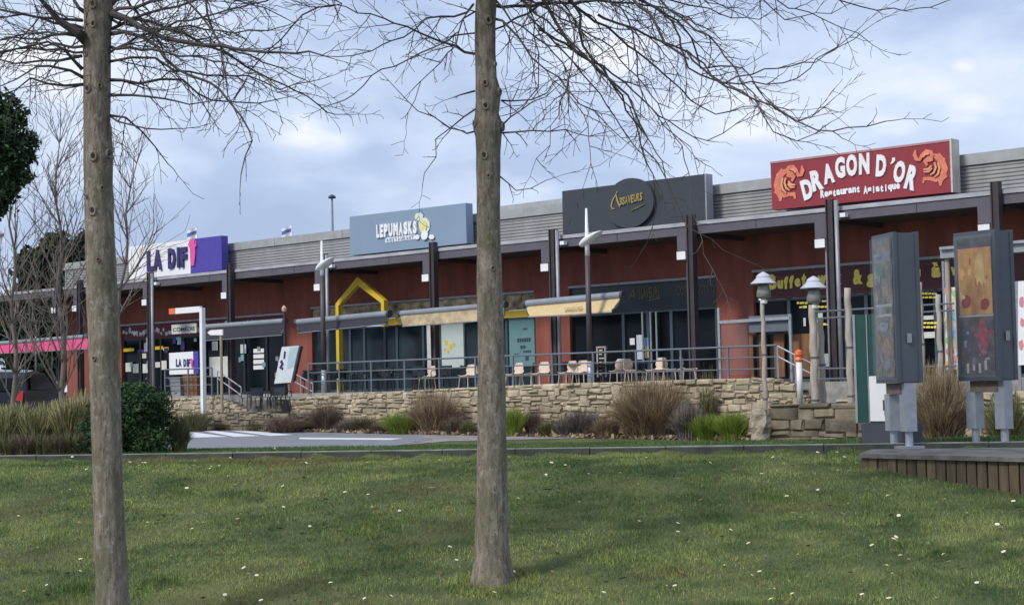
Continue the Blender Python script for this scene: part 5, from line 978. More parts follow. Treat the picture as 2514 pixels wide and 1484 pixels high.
def big_tree(label, Y, edge, base, knots, limbs, rnd, topz=10.5):
    """edge = [(xl, xr, y)] trunk outline measured on the photo from top to ground"""
    g_ = at(*base, Y); root = thing('bare_tree', label, 'tree', (g_.x, g_.y, g_.z), 0)
    rows = []
    for xl, xr, y in edge: a, b = at(xl, y, Y), at(xr, y, Y); rows.append(((a + b) / 2, (b - a).length / 2))
    c0, r0 = rows[0]; c1, r1 = rows[1]; up = (c0 - c1).normalized(); top = [(c0 + up * (topz - c0.z) * u, r0 * (1 - .85 * u)) for u in (1, .8, .6, .4, .2)]; rows = top + rows
    C = [r[0] for r in rows]; B = MB(); n = 40; fine = []
    for i in range(len(rows) - 1):
        k = max(1, int((rows[i][0] - rows[i + 1][0]).length / .045))
        for j in range(k): u = j / k; us = u; fine.append((rows[i][0].lerp(rows[i + 1][0], us), rows[i][1] * (1 - us) + rows[i + 1][1] * us))
    fine.append(rows[-1])
    for c, r in fine:
        for j in range(n):
            q = 6.2832 * j / n; p = Vector((math.cos(q), math.sin(q), 0)); w = .035 * mnoise.noise(Vector((p.x * 1.5, p.y * 1.5, c.z * 1.6))) + .018 * mnoise.noise(Vector((p.x * 7, p.y * 7, c.z * 3))) * 1.3 + .012 * mnoise.noise(Vector((p.x * 16, p.y * 16, c.z * 9)))
            h = c.z - g_.z
            if h < .35: w += (.35 - h) * .22 * (.5 + .5 * math.sin(q * 5 + 1)) + (.35 - h) * .12
            B.v.append(tuple(c + p * r * (1 + w * 1.5)))
    for i in range(len(fine) - 1):
        for j in range(n): B.f.append((i * n + j, (i + 1) * n + j, (i + 1) * n + (j + 1) % n, i * n + (j + 1) % n))
    obj('trunk', B, mb, root, smooth=True)
    def axis(z):
        for (a, ra), (b, rb) in zip(rows, rows[1:]):
            if a.z >= z >= b.z: u = (a.z - z) / max(1e-6, a.z - b.z); return a.lerp(b, u), ra * (1 - u) + rb * u
        return rows[0] if z > rows[0][0].z else rows[-1]
    for x, y, s in knots:
        s *= .82
        p = at(x, y, Y); c, r = axis(p.z); dx = p.x - c.x; dy = -math.sqrt(max(.0001, r * r - dx * dx)); nrm = Vector((dx, dy, 0)).normalized(); tn = Vector((-nrm.y, nrm.x, 0)); o_ = Vector((c.x, c.y, p.z)) + nrm * r * .97
        B = MB(); n2, k2 = 12, 7; prof = [(1.0, -.02), (.95, .010), (.75, .020), (.55, .017), (.4, .008)]
        for rr_, hh_ in prof:
            for j in range(n2): q = 6.2832 * j / n2; B.v.append(tuple(o_ + tn * math.cos(q) * s * rr_ + Vector((0, 0, math.sin(q) * s * 1.3 * rr_)) + nrm * hh_))
        for i in range(4):
            for j in range(n2): B.f.append((i * n2 + j, i * n2 + (j + 1) % n2, (i + 1) * n2 + (j + 1) % n2, (i + 1) * n2 + j))
        k_ = obj('knot', B, mb, root, smooth=True); B = MB(); B.prism([o_ + tn * math.cos(q) * s * .42 + Vector((0, 0, math.sin(q) * s * .55)) + nrm * .006 for q in [6.2832 * j / 9 for j in range(9)]], nrm * .004); obj('scar', B, mkn, k_)
    for L_ in limbs:
        pts, r0, r1 = L_[0], L_[1], L_[2]; dens = L_[3] if len(L_) > 3 else .13; slope = random.uniform(-.55, .55); P = []; x0 = at(*pts[0], Y)
        for i, (x, y) in enumerate(pts): q = at(x, y, Y); dist = (q - x0).length; P.append(at(x, y, Y + slope * dist - (.10 if i else 0)))
        limb(root, P, r0, r1, dens, L_[4] if len(L_) > 4 else (.3, .85))
    for (zlo, zhi, k, az, ln, dr) in rnd:
        for _ in range(k):
            z = random.uniform(zlo, zhi); c, r = axis(z); a = random.uniform(*az); d = Vector((math.cos(a), math.sin(a), random.uniform(-.05, .35))); P = [Vector((c.x, c.y, z)) + Vector((d.x, d.y, 0)) * r * .8]; L2 = random.uniform(*ln); m_ = 6
            for i in range(m_): d = (d + Vector((random.gauss(0, .12), random.gauss(0, .12), random.gauss(0, .06) - dr))).normalized(); P.append(P[-1] + d * L2 / m_)
            limb(root, P, random.uniform(.014, .024), .005, .12)
    return root
def C1(*p): return [(x * .3603, y * .3603) for x, y in p]
def C2(*p): return [(801.8 + x * .3602, y * .3602) for x, y in p]
def C3(*p): return [(1648 + x * .3602, y * .3602) for x, y in p]
random.seed(21)
big_tree('bare tree at the left with thick lichen-spotted trunk, its foot below the photo edge', 16.0,
    [(206, 279, -60), (205, 277, 0), (206, 274, 60), (206, 272, 130), (205, 271, 200), (205, 271, 240), (206, 270, 300), (205, 278, 370), (205, 278, 400), (207, 277, 450), (208, 279, 520), (209, 283, 620), (212, 287, 720), (216, 290, 820), (220, 294, 920), (224, 296, 1000), (226, 298, 1100), (229, 302, 1200), (232, 307, 1300), (235, 314, 1400), (236, 319, 1484), (230, 328, 1580), (222, 338, 1650)], (280, 1600),
    [(237, 18, .05), (237, 66, .04), (218, 135, .035), (252, 215, .03), (222, 222, .05), (238, 388, .055), (272, 380, .05), (258, 465, .03), (236, 520, .055), (220, 485, .025), (250, 640, .025), (240, 880, .03)],
    [(C1((740, 90), (860, 110), (960, 180), (1100, 260), (1250, 290), (1400, 310), (1600, 330), (1800, 350), (2000, 365), (2250, 385)), .042, .008, .10),
     (C1((760, 230), (850, 215), (1000, 250), (1150, 400), (1270, 520), (1420, 570), (1560, 680), (1640, 800), (1730, 970), (1670, 1080), (1640, 1190)), .026, .005, .14),
     (C1((740, 545), (950, 548), (1100, 540), (1250, 560), (1450, 690), (1600, 700), (1750, 680), (1900, 660)), .022, .005, .11), (C1((740, 650), (900, 652), (1030, 655), (1200, 700), (1300, 710), (1430, 700)), .020, .006, .12),
     (C1((740, 785), (850, 800), (960, 910), (1060, 1010), (1150, 1110)), .016, .005, .16), (C1((750, 790), (880, 855), (1000, 875), (1100, 888), (1190, 885)), .013, .006, .2, (.1, .25)),
     (C1((570, 575), (450, 570), (330, 552), (200, 548), (100, 590), (0, 640)), .020, .008, .10), (C1((570, 530), (480, 480), (350, 440), (250, 460), (120, 540), (0, 600)), .022, .008, .09), (C1((560, 470), (450, 350), (330, 300), (150, 320), (-60, 360)), .024, .008, .08),
     (C1((590, 270), (520, 210), (420, 130), (330, 50), (250, -60), (150, -200)), .075, .035, .09), (C1((590, 90), (540, 40), (480, -20), (400, -150)), .03, .012), (C1((570, 250), (440, 230), (250, 260), (60, 250), (-100, 300)), .022, .008, .08),
     (C1((760, 30), (1000, -120), (1180, -60), (1300, 60), (1450, 200), (1520, 420), (1560, 640), (1650, 850)), .024, .004, .13), (C1((760, -60), (1100, -220), (1350, -100), (1420, 100), (1500, 300), (1800, 420), (2080, 550)), .026, .005, .12),
     (C1((750, -200), (1200, -300), (1700, -200), (2150, -60), (2330, 20), (2150, 60), (2000, 180), (1850, 340), (1700, 480), (1620, 660)), .03, .004, .14), (C1((750, 420), (900, 380), (1050, 400), (1200, 470), (1400, 520), (1700, 520), (1900, 600), (2100, 560)), .018, .005, .11),
     (C1((760, 200), (900, 130), (1200, 40), (1500, -20), (1800, 60), (1950, 110)), .022, .007, .11), (C1((750, 320), (950, 330), (1150, 360), (1380, 400), (1530, 420), (1750, 520), (1960, 670)), .02, .004, .11), (C1((740, 480), (620, 520)), .01, .004, .3),
     (C1((560, 380), (400, 400), (200, 430), (0, 420), (-150, 480)), .02, .008, .09), (C1((560, 140), (350, 120), (150, 90), (-100, 110)), .022, .01, .08), (C1((760, 130), (1000, 200), (1300, 180), (1600, 220), (1900, 200)), .018, .006, .11)],
    [(4.6, 5.6, 4, (-.6, 1.0), (1.8, 3.0), .05), (4.7, 5.6, 4, (2.2, 3.9), (1.8, 3.0), .05), (5.4, 7.5, 14, (0, 6.28), (2.2, 3.4), .06), (7.5, 9.5, 8, (0, 6.28), (1.2, 2.2), 0)])
big_tree('bare tree in the middle of the photo, trunk standing in the lawn', 17.0,
    [(1168, 1218, -60), (1168, 1219, 0), (1165, 1216, 60), (1165, 1217, 130), (1167, 1220, 190), (1167, 1230, 225), (1168, 1228, 245), (1166, 1225, 280), (1162, 1233, 300), (1162, 1236, 315), (1167, 1232, 335), (1169, 1229, 380), (1170, 1229, 450), (1170, 1228, 520), (1170, 1229, 600), (1170, 1232, 700), (1172, 1236, 800), (1173, 1240, 900), (1173, 1242, 1000), (1171, 1244, 1100), (1170, 1247, 1200), (1167, 1250, 1300), (1165, 1253, 1370), (1160, 1258, 1410), (1156, 1262, 1437), (1152, 1266, 1450)], (1210, 1440),
    [(1200, 55, .05), (1192, 208, .04), (1193, 264, .05), (1226, 228, .045), (1190, 385, .05), (1234, 312, .05), (1166, 306, .04), (1200, 435, .03), (1210, 660, .03), (1215, 160, .03)],
    [(C2((1000, 30), (950, 75), (850, 105), (680, 125), (540, 265), (440, 290), (300, 345), (160, 380), (0, 390)), .016, .004, .15, (.2, .6)),
     (C2((1150, -300), (1500, -60), (1380, 90), (1200, 175), (1080, 215), (1000, 235), (880, 255), (740, 320), (560, 400), (470, 455), (370, 470), (250, 580), (130, 690), (0, 735)), .02, .005, .22, (.15, .5)),
     (C2((1020, 740), (940, 800), (860, 860), (760, 940), (740, 1060), (680, 1180), (650, 1280)), .012, .003, .22, (.15, .4)), (C2((1010, 895), (960, 905), (930, 900), (840, 865), (740, 800), (620, 730), (500, 620), (360, 510)), .012, .003, .2, (.15, .45)), (C2((1010, 80), (930, 130), (870, 300), (740, 480), (640, 560), (600, 690), (520, 860)), .012, .003, .2, (.15, .45)), (C2((1010, 620), (900, 640), (860, 660)), .013, .004, .3, (.1, .2)),
     (C2((1150, -200), (1480, 0), (1560, 160), (1640, 270), (1700, 350), (1830, 450), (1940, 550), (2060, 650), (2130, 850), (2190, 940), (2150, 1010), (2230, 1100), (2320, 1210)), .034, .008, .15), (C2((1150, -350), (1680, 0), (1720, 200), (1760, 320), (1880, 470), (2000, 650), (2090, 830), (2140, 1000), (2220, 1190)), .03, .006, .15),
     (C2((1150, -550), (1700, -250), (2130, 20), (2240, 160), (2300, 290), (2473, 400)) + C3((100, 350), (300, 540), (450, 620), (560, 690), (700, 730), (850, 830), (1000, 880), (1200, 880), (1450, 840)), .03, .005, .17),
     (C2((1150, -500), (1800, -200), (2250, -40)) + C3((0, 50), (180, 200), (380, 370), (480, 560), (560, 620), (620, 760), (700, 900), (850, 960), (980, 930), (1080, 850)), .028, .004, .16), (C3((-1200, -600), (-500, -200), (0, 160), (60, 320), (130, 450), (300, 560), (620, 480), (900, 430), (1060, 380), (1300, 205)), .026, .004, .15),
     (C3((-1200, -700), (0, -350), (700, 0), (850, 60), (1030, 110), (1150, 190), (1330, 265)), .026, .004, .18), (C3((-1200, -800), (400, -400), (1160, 0), (1300, 50), (1400, 80), (1500, 60), (1780, 55), (1880, 0)), .024, .005, .3, (.15, .4)),
     ([(1300, 20), (1450, 150), (1560, 290), (1620, 400), (1655, 490), (1690, 550), (1750, 590), (1830, 640)], .014, .003, .3, (.12, .35)), ([(1300, 40), (1430, 180), (1540, 330), (1600, 430), (1612, 520), (1590, 590), (1560, 640)], .013, .003, .3, (.12, .35)), ([(1300, 0), (1500, 120), (1640, 300), (1690, 420), (1700, 520), (1730, 620), (1760, 690)], .013, .003, .3, (.12, .3)),
     (C2((1190, 685), (1380, 680), (1500, 630), (1560, 560), (1640, 530), (1760, 470)), .012, .004, .14), (C2((1200, 905), (1400, 900), (1640, 885), (1800, 930), (1920, 900)), .012, .004, .14, (.2, .6)), (C2((1200, 850), (1330, 750), (1500, 650), (1600, 560)), .012, .004, .15), (C2((1180, 1200), (1230, 1250), (1300, 1295), (1400, 1280), (1480, 1240), (1570, 1210)), .010, .003, .2, (.1, .35)),
     (C2((1150, 130), (1260, 200), (1400, 390), (1500, 480), (1580, 530), (1720, 700), (1830, 770), (1900, 850), (2000, 930), (2100, 940)), .018, .004, .12), (C2((1150, -100), (1400, 60), (1420, 250), (1450, 450), (1430, 600), (1350, 720), (1200, 800)), .012, .004, .13), (C2((1150, 0), (1330, 200), (1500, 300), (1640, 500), (1600, 700), (1530, 850), (1520, 1000), (1410, 1060), (1400, 1160)), .014, .003, .15),
     (C2((1150, -200), (1650, 100), (1680, 380), (1640, 620), (1750, 780), (1790, 1000), (1800, 1120), (1770, 1210)), .018, .003, .15), (C2((1150, -300), (1900, 0), (2100, 300), (2150, 600), (2300, 850), (2473, 1000)) + C3((180, 1180), ), .022, .003, .15), (C3((-700, 0), (-300, 300), (0, 540), (200, 740), (400, 770), (560, 720), (700, 800)), .02, .004, .15), (C3((-900, 200), (-400, 500), (-150, 720), (60, 880), (250, 940), (450, 850), (560, 790)), .018, .004, .15),
     (C3((-800, -200), (-200, 0), (150, 250), (200, 450), (480, 470), (700, 730), (860, 830), (950, 790), (1110, 670)), .022, .004, .15), (C3((-600, -300), (0, 0), (250, 60), (420, 120), (600, 130), (720, 50)), .02, .004, .13), (C3((-700, -500), (200, -200), (600, -20), (780, 120), (990, 90), (1150, 60)), .02, .004, .14), (C3((-500, 100), (100, 350), (350, 560), (550, 560), (860, 550), (1000, 400), (1130, 320), (1300, 205)), .018, .004, .16)],
    [(4.9, 6.2, 8, (-.9, .9), (2.0, 3.2), .09), (4.8, 6.0, 3, (2.4, 3.8), (1.5, 2.2), .05), (5.6, 8, 12, (0, 6.28), (2.0, 3.2), .05), (8, 9.6, 7, (0, 6.28), (1.2, 2.2), 0)])
# ---------------------------------------------------------------- thin bare trees, evergreens
mpb = mat('pale_bark', (.17, .14, .12), .9, var=.3, scale=5, stretch=(2, 2, .4))
def upright_tree(label, x, yb, Y, ytop, r, spread, seed, lean=0):
    random.seed(seed); b = at(x, yb, Y); b.z = min(b.z, G(b.x, b.y)) if b.z > G(b.x, b.y) else b.z; top = at(x + lean, ytop, Y); H = top.z - b.z; root = thing('young_bare_tree', label, 'tree', b, 0, 'thin bare trees beyond the bank'); n = 12
    P = [b + Vector(((top.x - b.x) * (i / n) ** 1.3 + .06 * math.sin(i * 1.7), .05 * math.cos(i * 2.1), H * i / n)) for i in range(n + 1)]
    B = MB(); B.tube(P, [r * (1 - .88 * i / n) + .004 for i in range(n + 1)], 9); obj('trunk', B, mpb, root, smooth=True); B = MB()
    def up(p, d, L_, r_, lvl):
        m_ = max(3, int(L_ / .28)); pts = [p]
        for i in range(m_):
            d = (d + Vector((random.gauss(0, .09), random.gauss(0, .09), .09))).normalized(); pts.append(pts[-1] + d * L_ / m_)
            if lvl > 0 and random.random() < .8: s = d.cross(rvec()).normalized(); up(pts[-1], (d * .8 + s * .6).normalized(), L_ * random.uniform(.3, .55), r_ * .55, lvl - 1)
        B.tube(pts, [max(.005, r_ * (1 - .8 * i / m_)) for i in range(m_ + 1)], 4, cap=False)
    for i in range(3 if seed != 8 else 6, n + 1):
        for _ in range(4 if i < n else 6): a = random.uniform(0, 6.28); up(P[i], Vector((math.cos(a) * spread, math.sin(a) * spread, .8)).normalized(), H * random.uniform(.16, .34) * (1.25 - .6 * i / n), .028 * (1.2 - .7 * i / n) * H / 8, 2)
    obj('crown', B, mpb, root); return root
upright_tree('thin bare tree nearest the left photo edge, trunk rising out of the reeds', 38, 1000, 36, 430, .065, .6, 3, -10)
upright_tree('thin bare tree with leaning pale trunk between the left edge and the big left trunk', 158, 970, 38, 350, .075, .6, 5, -20)
upright_tree('slim bare tree hidden behind the left big trunk, twigs fanning out to its right', 268, 960, 40, 400, .065, .75, 8, 60)
def leaf_cloud(name, blobs, n, size, m, parent, flat=.4, seed=1, edge=.35):
    r = np.random.default_rng(seed); out = []; tot = sum(b[3] * b[4] * b[5] for b in blobs)
    for cx, cy, cz, rx, ry, rz in blobs:
        k = int(n * rx * ry * rz / tot); d = r.normal(size=(k, 3)); d /= np.linalg.norm(d, axis=1)[:, None]; rad = edge + (1 - edge) * r.random(k) ** .6 + (r.random(k) < .14) * r.random(k) * .38; wob = 1 + .34 * np.sin(d[:, 0] * 5 + cx * 3) * np.cos(d[:, 2] * 6 + cz) + .12 * np.sin(d[:, 1] * 11 + d[:, 0] * 9)
        c = np.array([cx, cy, cz]) + d * (rad * wob)[:, None] * np.array([rx, ry, rz]); u = r.normal(size=(k, 3)); u /= np.linalg.norm(u, axis=1)[:, None]; v = np.cross(u, r.normal(size=(k, 3))); v /= np.linalg.norm(v, axis=1)[:, None]; s = size * (.6 + .8 * r.random(k))[:, None]
        out.append(np.stack([c - u * s - v * s * flat * .1, c + v * s * flat, c + u * s, c - v * s * flat], 1))
    return tri_object(name, np.concatenate(out), m, parent=parent)
mev = leafmat('evergreen_leaves', (.012, .032, .016), (.065, .105, .045), scale=2.2, island=.4); mhd = leafmat('hedge_leaves', (.013, .040, .015), (.055, .105, .036), scale=2, island=.4); mdk = leafmat('distant_leaves', (.015, .032, .018), (.05, .075, .035), scale=.5, island=.35)
def evergreen(label, name, Y, blobs, n, size, m, tx, ty, sd, group=None):
    tb = at(tx, ty, Y); tb.z = G(tb.x, tb.y) - .05; t = thing(name, label, 'tree', tb, 0, group); bl_ = []
    for x, y, r in blobs: c = at(x - (14 if Y < 40 else 0), y, Y); q = r * Y / FPX; bl_.append((c.x, c.y + random.uniform(-.3, .3) * q, c.z, q, q, q))
    leaf_cloud('crown', bl_, n, size, m, t, seed=sd); zc = max(b[2] for b in bl_); B = MB(); B.tube([tb, Vector((tb.x + .1, tb.y, (tb.z + zc) / 2)), Vector((bl_[0][0], bl_[0][1], zc))], [.02 * Y / 8, .015 * Y / 8, .02], 8)
    for b in bl_[:6]: B.tube([Vector((tb.x + .05, tb.y, (tb.z + b[2]) / 2)), Vector((b[0], b[1], b[2]))], [.05, .015], 5)
    obj('trunk', B, mpb, t, smooth=True)
random.seed(9); EDG = [(p[0] + random.uniform(-10, 8), p[1] + random.uniform(-8, 8), random.uniform(9, 22)) for p in ((-30, 240), (0, 238), (30, 245), (52, 258), (66, 275), (80, 300), (90, 325), (96, 350), (92, 375), (94, 400), (80, 418), (74, 440), (58, 455), (52, 480), (34, 495), (22, 515), (4, 530), (-20, 545), (84, 340), (70, 300), (88, 388))]
evergreen('dark dense evergreen tree cut off by the left edge of the photo', 'evergreen_tree', 32, [(-60, 300, 65), (15, 330, 46), (-20, 400, 68), (28, 395, 44), (0, 465, 50), (-50, 480, 70), (40, 290, 30), (15, 275, 32), (62, 350, 26), (-90, 380, 90), (-15, 520, 25), (74, 312, 12), (84, 350, 10), (82, 385, 14), (60, 430, 18), (30, 262, 10), (-5, 248, 16), (48, 455, 14), (20, 505, 16)] + EDG, 32000, .06, mev, -70, 1000, 4)
evergreen('dark rounded evergreen behind the thin bare trees, above the roof end', 'evergreen_tree', 112, [(110, 650, 42), (150, 620, 40), (190, 640, 45), (80, 690, 38), (170, 690, 50), (210, 600, 30), (60, 640, 25), (120, 600, 22)], 16000, .28, mdk, 140, 960, 6, 'evergreens beyond the left end of the shops')
evergreen('dark evergreen seen under the canopy end, lower than the other distant one', 'evergreen_tree', 104, [(60, 780, 55), (110, 800, 50), (20, 800, 50), (140, 760, 35), (70, 850, 60), (-30, 820, 60), (130, 880, 60)], 14000, .28, mdk, 60, 980, 7, 'evergreens beyond the left end of the shops')
# ---------------------------------------------------------------- dark bush, reeds and bed plants
def on_ground(p): return G(p.x, p.y)
random.seed(4)
def bush(label, x0, x1, yt, yb, Y, n, size, m, sd, name='bush'):
    a, b = at(x0, yb, Y), at(x1, yb, Y); c = (a + b) / 2; z0 = on_ground(c); zt = at((x0 + x1) / 2, yt, Y).z; W_, H_ = (b.x - a.x), zt - z0; t = thing(name, label, 'bush', (c.x, c.y, z0), 0); bl_ = []
    k = max(3, int(W_ / .35))
    for i in range(k):
        for j in range(3): u = (i + .5) / k - .5; bl_.append((c.x + u * W_ * .8 + random.uniform(-.05, .05), c.y + random.uniform(-.25, .25), z0 + H_ * (.2 + .3 * j) * random.uniform(.9, 1.05), W_ / k * .85, .4, H_ * .24))
    leaf_cloud('foliage', bl_, n, size, m, t, seed=sd, edge=.3); B = MB()
    for i in range(9): B.tube([(c.x + random.uniform(-.2, .2), c.y, z0 - .05), (c.x + random.uniform(-.5, .5) * W_ * .8, c.y + random.uniform(-.2, .2), z0 + H_ * .75)], [.015, .006], 5)
    obj('stems', B, mpb, t)
bush('dense dark green bush on the bank right behind the left big trunk', 228, 410, 952, 1110, 26.0, 30000, .028, mhd, 2)
def tuft(name, label, cat, p, w, h, n, m, sd, up=.35, bw=.012, spread=1.0, seg=3, tips=None, parent=None):
    """clump of curved blades or twigs springing from its base"""
    r = np.random.default_rng(sd); a = r.random(n) * 6.283; rb = r.random(n) ** .7 * w * .28; bx_, by_ = p.x + np.cos(a) * rb, p.y + np.sin(a) * rb * .8; a2 = a + r.normal(0, .5, n); L_ = h * (.55 + .5 * r.random(n)); out = r.random(n) * spread * w / 2; V = []; prev = None
    jx, jy = r.normal(0, .02 * w, (seg + 1, n)), r.normal(0, .02 * w, (seg + 1, n))
    th = r.random(n) * 3.14; cx_, sy_ = np.cos(th), np.sin(th); P = []
    for s in range(seg + 1):
        u = s / seg; e = out * u ** 1.6; zz = L_ * (u - up * (out / (w / 2 + 1e-6)) * u * u); P.append(np.stack([bx_ + np.cos(a2) * e + jx[s] * u, by_ + np.sin(a2) * e * .8 + jy[s] * u, p.z + zz], 1))
    for s in range(seg):
        w0, w1 = bw * (1 - .75 * s / seg), bw * (1 - .75 * (s + 1) / seg); q = np.stack([cx_, sy_, np.zeros(n)], 1)
        V.append(np.stack([P[s] - q * w0 / 2, P[s] + q * w0 / 2, P[s + 1] + q * w1 / 2, P[s + 1] - q * w1 / 2], 1))
    V = np.stack(V, 1).reshape(-1, 4, 3)
    if parent is None: t = thing(name, label, cat, (p.x, p.y, p.z), 0)
    else: t = parent
    o = weld(V, n, seg, name, m, t); return t
def weld(V, n, seg, name, m, t):
    # blades as connected strips, so that each blade is one island
    fr = WM[t.name]; A = np.array(fr.inverted()); V = V.reshape(n, seg, 4, 3); rows = [V[:, 0, 0:2]] + [V[:, s, [3, 2]] for s in range(seg)]; vv = np.stack(rows, 1).reshape(-1, 3) @ A[:3, :3].T + A[:3, 3]
    me = bpy.data.meshes.new('blades'); me.vertices.add(len(vv)); me.vertices.foreach_set('co', vv.astype(np.float32).ravel()); k = 2 * (seg + 1); base = (np.arange(n) * k)[:, None, None]; s = (np.arange(seg) * 2)[None, :, None]; f = (base + s + np.array([0, 1, 3, 2])[None, None, :]).reshape(-1)
    me.loops.add(len(f)); me.loops.foreach_set('vertex_index', f.astype(np.int32)); me.polygons.add(n * seg); me.polygons.foreach_set('loop_start', np.arange(0, len(f), 4, dtype=np.int32)); me.update(calc_edges=True); me.materials.append(m)
    o = bpy.data.objects.new('blades', me); COL.objects.link(o); o.parent = t; WM[o.name] = fr; return o
mtan = leafmat('dry_tan', (.15, .10, .065), (.42, .33, .21), scale=2, island=.35, c=(.26, .19, .12)); mbr = leafmat('dry_brown', (.08, .055, .042), (.24, .18, .13), scale=2, island=.4); mgy = leafmat('grey_twigs', (.10, .085, .075), (.27, .23, .20), scale=2, island=.4)
mlime = leafmat('lime_grass', (.12, .19, .03), (.30, .37, .06), scale=2, island=.3); mgb = leafmat('mixed_green_brown', (.06, .075, .03), (.22, .20, .10), scale=2, island=.4); mreed = leafmat('reed', (.16, .15, .06), (.46, .40, .22), scale=2.5, island=.35, c=(.26, .24, .11))
def bed(label, x, yb, wpx, hpx, m, n, off=-3.2, name='dry_shrub', cat='shrub', sd=1, up=.35, bw=.02, seg=3, Y=None):
    if Y: p = at(x, yb, Y)
    else: s, z = F(x, yb, off); p = fw(s, off, z)
    sc = p.y / FPX; p.z = min(p.z, G(p.x, p.y)) if Y else G(p.x, p.y) - .02; h = max(.2, at(x, yb - hpx, p.y).z - p.z); return tuft(name, label, cat, p, wpx * sc, h * 1.05, n, m, sd, up, bw, seg=seg)
bed('huge rounded tan dry shrub bulging over the wall top right of the middle tree', 1600, 1060, 215, 135, mtan, 5200, sd=1, up=.55, seg=4, bw=.022)
bed('rounded tan and brown dry shrub just left of the middle tree', 1065, 1052, 140, 98, mtan, 2800, sd=2, up=.5, seg=4)
bed('low grey twiggy shrub left of the huge tan shrub', 1430, 1058, 110, 58, mgy, 1800, sd=3, up=.5)
bed('grey-brown twiggy shrub leaning on the right side of the huge tan shrub', 1690, 1062, 90, 75, mgy, 1800, -3.8, sd=4, up=.5)
bed('dark brown twiggy shrub below the lamp post left of the gable', 800, 1050, 95, 62, mbr, 1800, sd=5, up=.5)
bed('small brown shrub right of the bright green tuft beside the middle tree', 1308, 1056, 50, 52, mbr, 900, sd=6)
bed('low brown shrub at the wall foot between the gable and the round tan shrub', 895, 1055, 90, 36, mgb, 1200, sd=7)
bed('tall tan grass clump between the two displays', 2312, 1070, 150, 178, mtan, 5200, -6.8, sd=8, up=.5, seg=4)
bed('green and brown shrub under the right display', 2470, 1070, 110, 110, mgb, 2400, -6.8, sd=9, up=.4)
bed('straggly brown shrub at the right side of the dark bush', 440, 1108, 62, 90, mgb, 1500, Y=26.2, sd=10, up=.5, bw=.012)
bed('straggly green-brown plant against the wall right of the huge shrub', 1738, 1045, 50, 100, mgb, 500, -2.5, sd=11, up=.2)
bed('small low shrub on the wall top left of the windbreak', 1738, 925, 45, 22, mgb, 500, -1.6, sd=14, up=.3)
bed('low dry plant in front of the low brown wall', 700, 1052, 120, 34, mbr, 1500, -4.3, sd=12)
bed('pale dry plant at the foot of the short stair wall', 480, 1046, 90, 42, mgb, 1200, -4.6, sd=13)
for x, yb, w, h, lab, n in ((990, 1055, 110, 46, 'lime green grass tuft at the left foot of the round tan shrub', 2600), (1262, 1050, 60, 52, 'bright green grass tuft at the right side of the middle tree', 1600), (1740, 1062, 90, 46, 'lime green grass tuft next to the grey-brown shrub', 2200), (1800, 1062, 90, 52, 'lime green grass tuft next to the upright stone', 2600)):
    bed(lab, x, yb, w, h, mlime, n, -3.7, 'grass_tuft', 'grass', sd=int(x), up=.3, bw=.014)
for i, (x, w, h, m_, lab) in enumerate(((740, 70, 26, mbr, 'low dead brown plant left of the dark twiggy shrub'), (850, 60, 30, mgy, 'low grey plant between the dark twiggy shrub and the gable'), (935, 60, 24, mbr, 'low brown plant just left of the lime green tuft'), (1120, 70, 40, mbr, 'brown twiggy plant between the round tan shrub and the middle tree'), (1150, 50, 26, mgb, 'low green-brown plant touching the left side of the middle tree'),
    (1350, 70, 32, mgb, 'low mixed plant left of the grey twiggy shrub'), (1390, 60, 40, mgy, 'grey plant adjoining the grey twiggy shrub'), (1490, 80, 44, mtan, 'tan plant joining the grey twiggy shrub to the huge shrub'), (640, 90, 26, mgb, 'low plant at the road end of the low brown wall'), (560, 80, 24, mbr, 'low brown plant in front of the stair wall'), (1210, 40, 30, mbr, 'small brown plant hidden partly by the middle tree'))):
    bed(lab, x, 1057, w, h, m_, 1100, -3.6, name='low_plant', cat='plant', sd=90 + i, up=.5, bw=.016)
random.seed(12)
x = -60; i = 0
labs = ['first from the left edge', 'second from the left edge', 'third from the left edge', 'fourth from the left edge', 'fifth from the left edge', 'nearest the left big trunk']
for i, (x, yb, w, h) in enumerate(((5, 1108, 80, 112), (45, 1106, 80, 118), (88, 1106, 80, 100), (128, 1106, 80, 118), (168, 1104, 80, 128), (205, 1104, 70, 140))):
    bed('yellowish reed clump on the bank, ' + labs[i], x, yb, w, h, mreed, 620, name='reed_clump', cat='reeds', sd=40 + i, up=.15, bw=.022, Y=26.6 + .3 * (i % 2), seg=4)
    bed('brown dead plant low in front of the reeds, ' + labs[i], x + 15, yb + 2, 85, 46, mbr if i % 2 else mgb, 900, name='dead_plant', cat='plant', sd=60 + i, up=.5, bw=.011, Y=26.0)
# leaf litter on the bed at the wall foot
n = 9000; sA, sB_ = sx(640, -3.5, 1050), sx(1850, -3.5, 1050); r = rng; s_ = r.uniform(sA, sB_, n); o_ = r.uniform(-3.9, -2.3, n); X = P0.x + U.x * s_ + NV.x * o_; Y_ = P0.y + U.y * s_ + NV.y * o_
zz = .03 + .0155 * (Y_ - 50) + .03 + r.random(n) * .05; u = r.normal(size=(n, 3)) * .05; v = r.normal(size=(n, 3)) * .035; c = np.stack([X, Y_, zz], 1); V = np.stack([c - u, c + v, c + u, c - v], 1)
tag(tri_object('leaf_litter', V, mtan), 'dry leaf litter along the foot of the stone wall', 'leaf litter', kind='stuff')
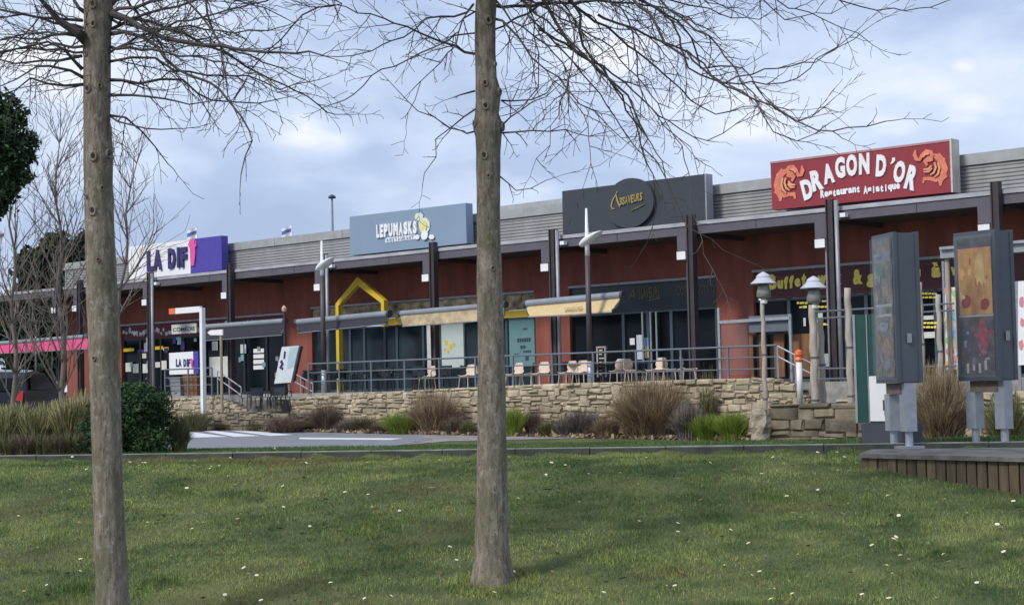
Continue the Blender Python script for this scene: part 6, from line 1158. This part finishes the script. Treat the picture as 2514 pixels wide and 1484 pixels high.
# ---------------------------------------------------------------- parked car at the left edge
def car():
    Y = 42; c = at(-28, 1000, Y); gz = at(0, 905, Y).z - 1.52; t = thing('parked_car', 'dark car seen from behind, mostly hidden by the reeds at the left edge', 'car', (c.x, c.y, gz), 0)
    prof = [(0, .30), (0, .72), (.04, .95), (.28, 1.30), (.55, 1.46), (1.4, 1.52), (2.3, 1.45), (3.0, 1.05), (3.9, .92), (4.2, .7), (4.25, .30)]
    B = MB(); k = len(prof); sec = []
    for xs_ in (-.90, -.86, -.6, 0, .6, .86, .90):
        tp = 1 - .0 * abs(xs_); sec.append([(c.x + xs_ * (1 if z < .95 else 1 - .20 * (z - .95) / .57), c.y + y + (.05 * (abs(xs_) / .9) ** 2 if y < 1 else 0), gz + z - (.035 * (abs(xs_) / .9) ** 3 if z > .9 else 0)) for y, z in prof])
    n = len(sec); vs = [p for s in sec for p in s]; f = [(i * k + j, i * k + (j + 1) % k, (i + 1) * k + (j + 1) % k, (i + 1) * k + j) for i in range(n - 1) for j in range(k)] + [tuple(range(k)), tuple((n - 1) * k + j for j in range(k - 1, -1, -1))]
    B.add(vs, f); obj('body', B, M['carpaint'], t, smooth=False)
    B = MB(); B.prism([(c.x - .62, c.y + .055, gz + .97), (c.x + .62, c.y + .055, gz + .97), (c.x + .55, c.y + .25, gz + 1.29), (c.x - .55, c.y + .25, gz + 1.29)], (0, -.012, .006)); obj('rear_window', B, M['glass'], t)
    for s in (-1, 1):
        B = MB(); B.prism([(c.x + s * .84, c.y - .002, gz + .72), (c.x + s * .60, c.y - .012, gz + .74), (c.x + s * .62, c.y - .002, gz + .93), (c.x + s * .85, c.y + .03, gz + .98)], (0, -.02, 0)); obj('tail_light', B, M['redlamp'], t)
        B = MB(); B.prism([(c.x + s * .885, c.y + .55, gz + 1.0), (c.x + s * .885, c.y + 2.6, gz + 1.0), (c.x + s * .80, c.y + 2.1, gz + 1.38), (c.x + s * .80, c.y + .75, gz + 1.38)], (s * .012, 0, 0)); obj('side_window', B, M['glass'], t)
        for y in (.75, 3.4):
            B = MB(); B.tube([(c.x + s * .70, c.y + y, gz + .32), (c.x + s * .92, c.y + y, gz + .32)], .32, 18); w = obj('wheel', B, M['rubber'], t); B = MB(); B.tube([(c.x + s * .921, c.y + y, gz + .32), (c.x + s * .93, c.y + y, gz + .32)], .2, 14); obj('rim', B, M['steel'], w)
    B = MB(); B.box(c.x - .88, c.y - .07, gz + .34, c.x + .88, c.y - .001, gz + .60); obj('bumper', B, M['dgrey'], t)
    B = MB(); B.box(c.x - .26, c.y - .09, gz + .62, c.x + .26, c.y - .075, gz + .73); obj('number_plate', B, M['white'], t)
car()
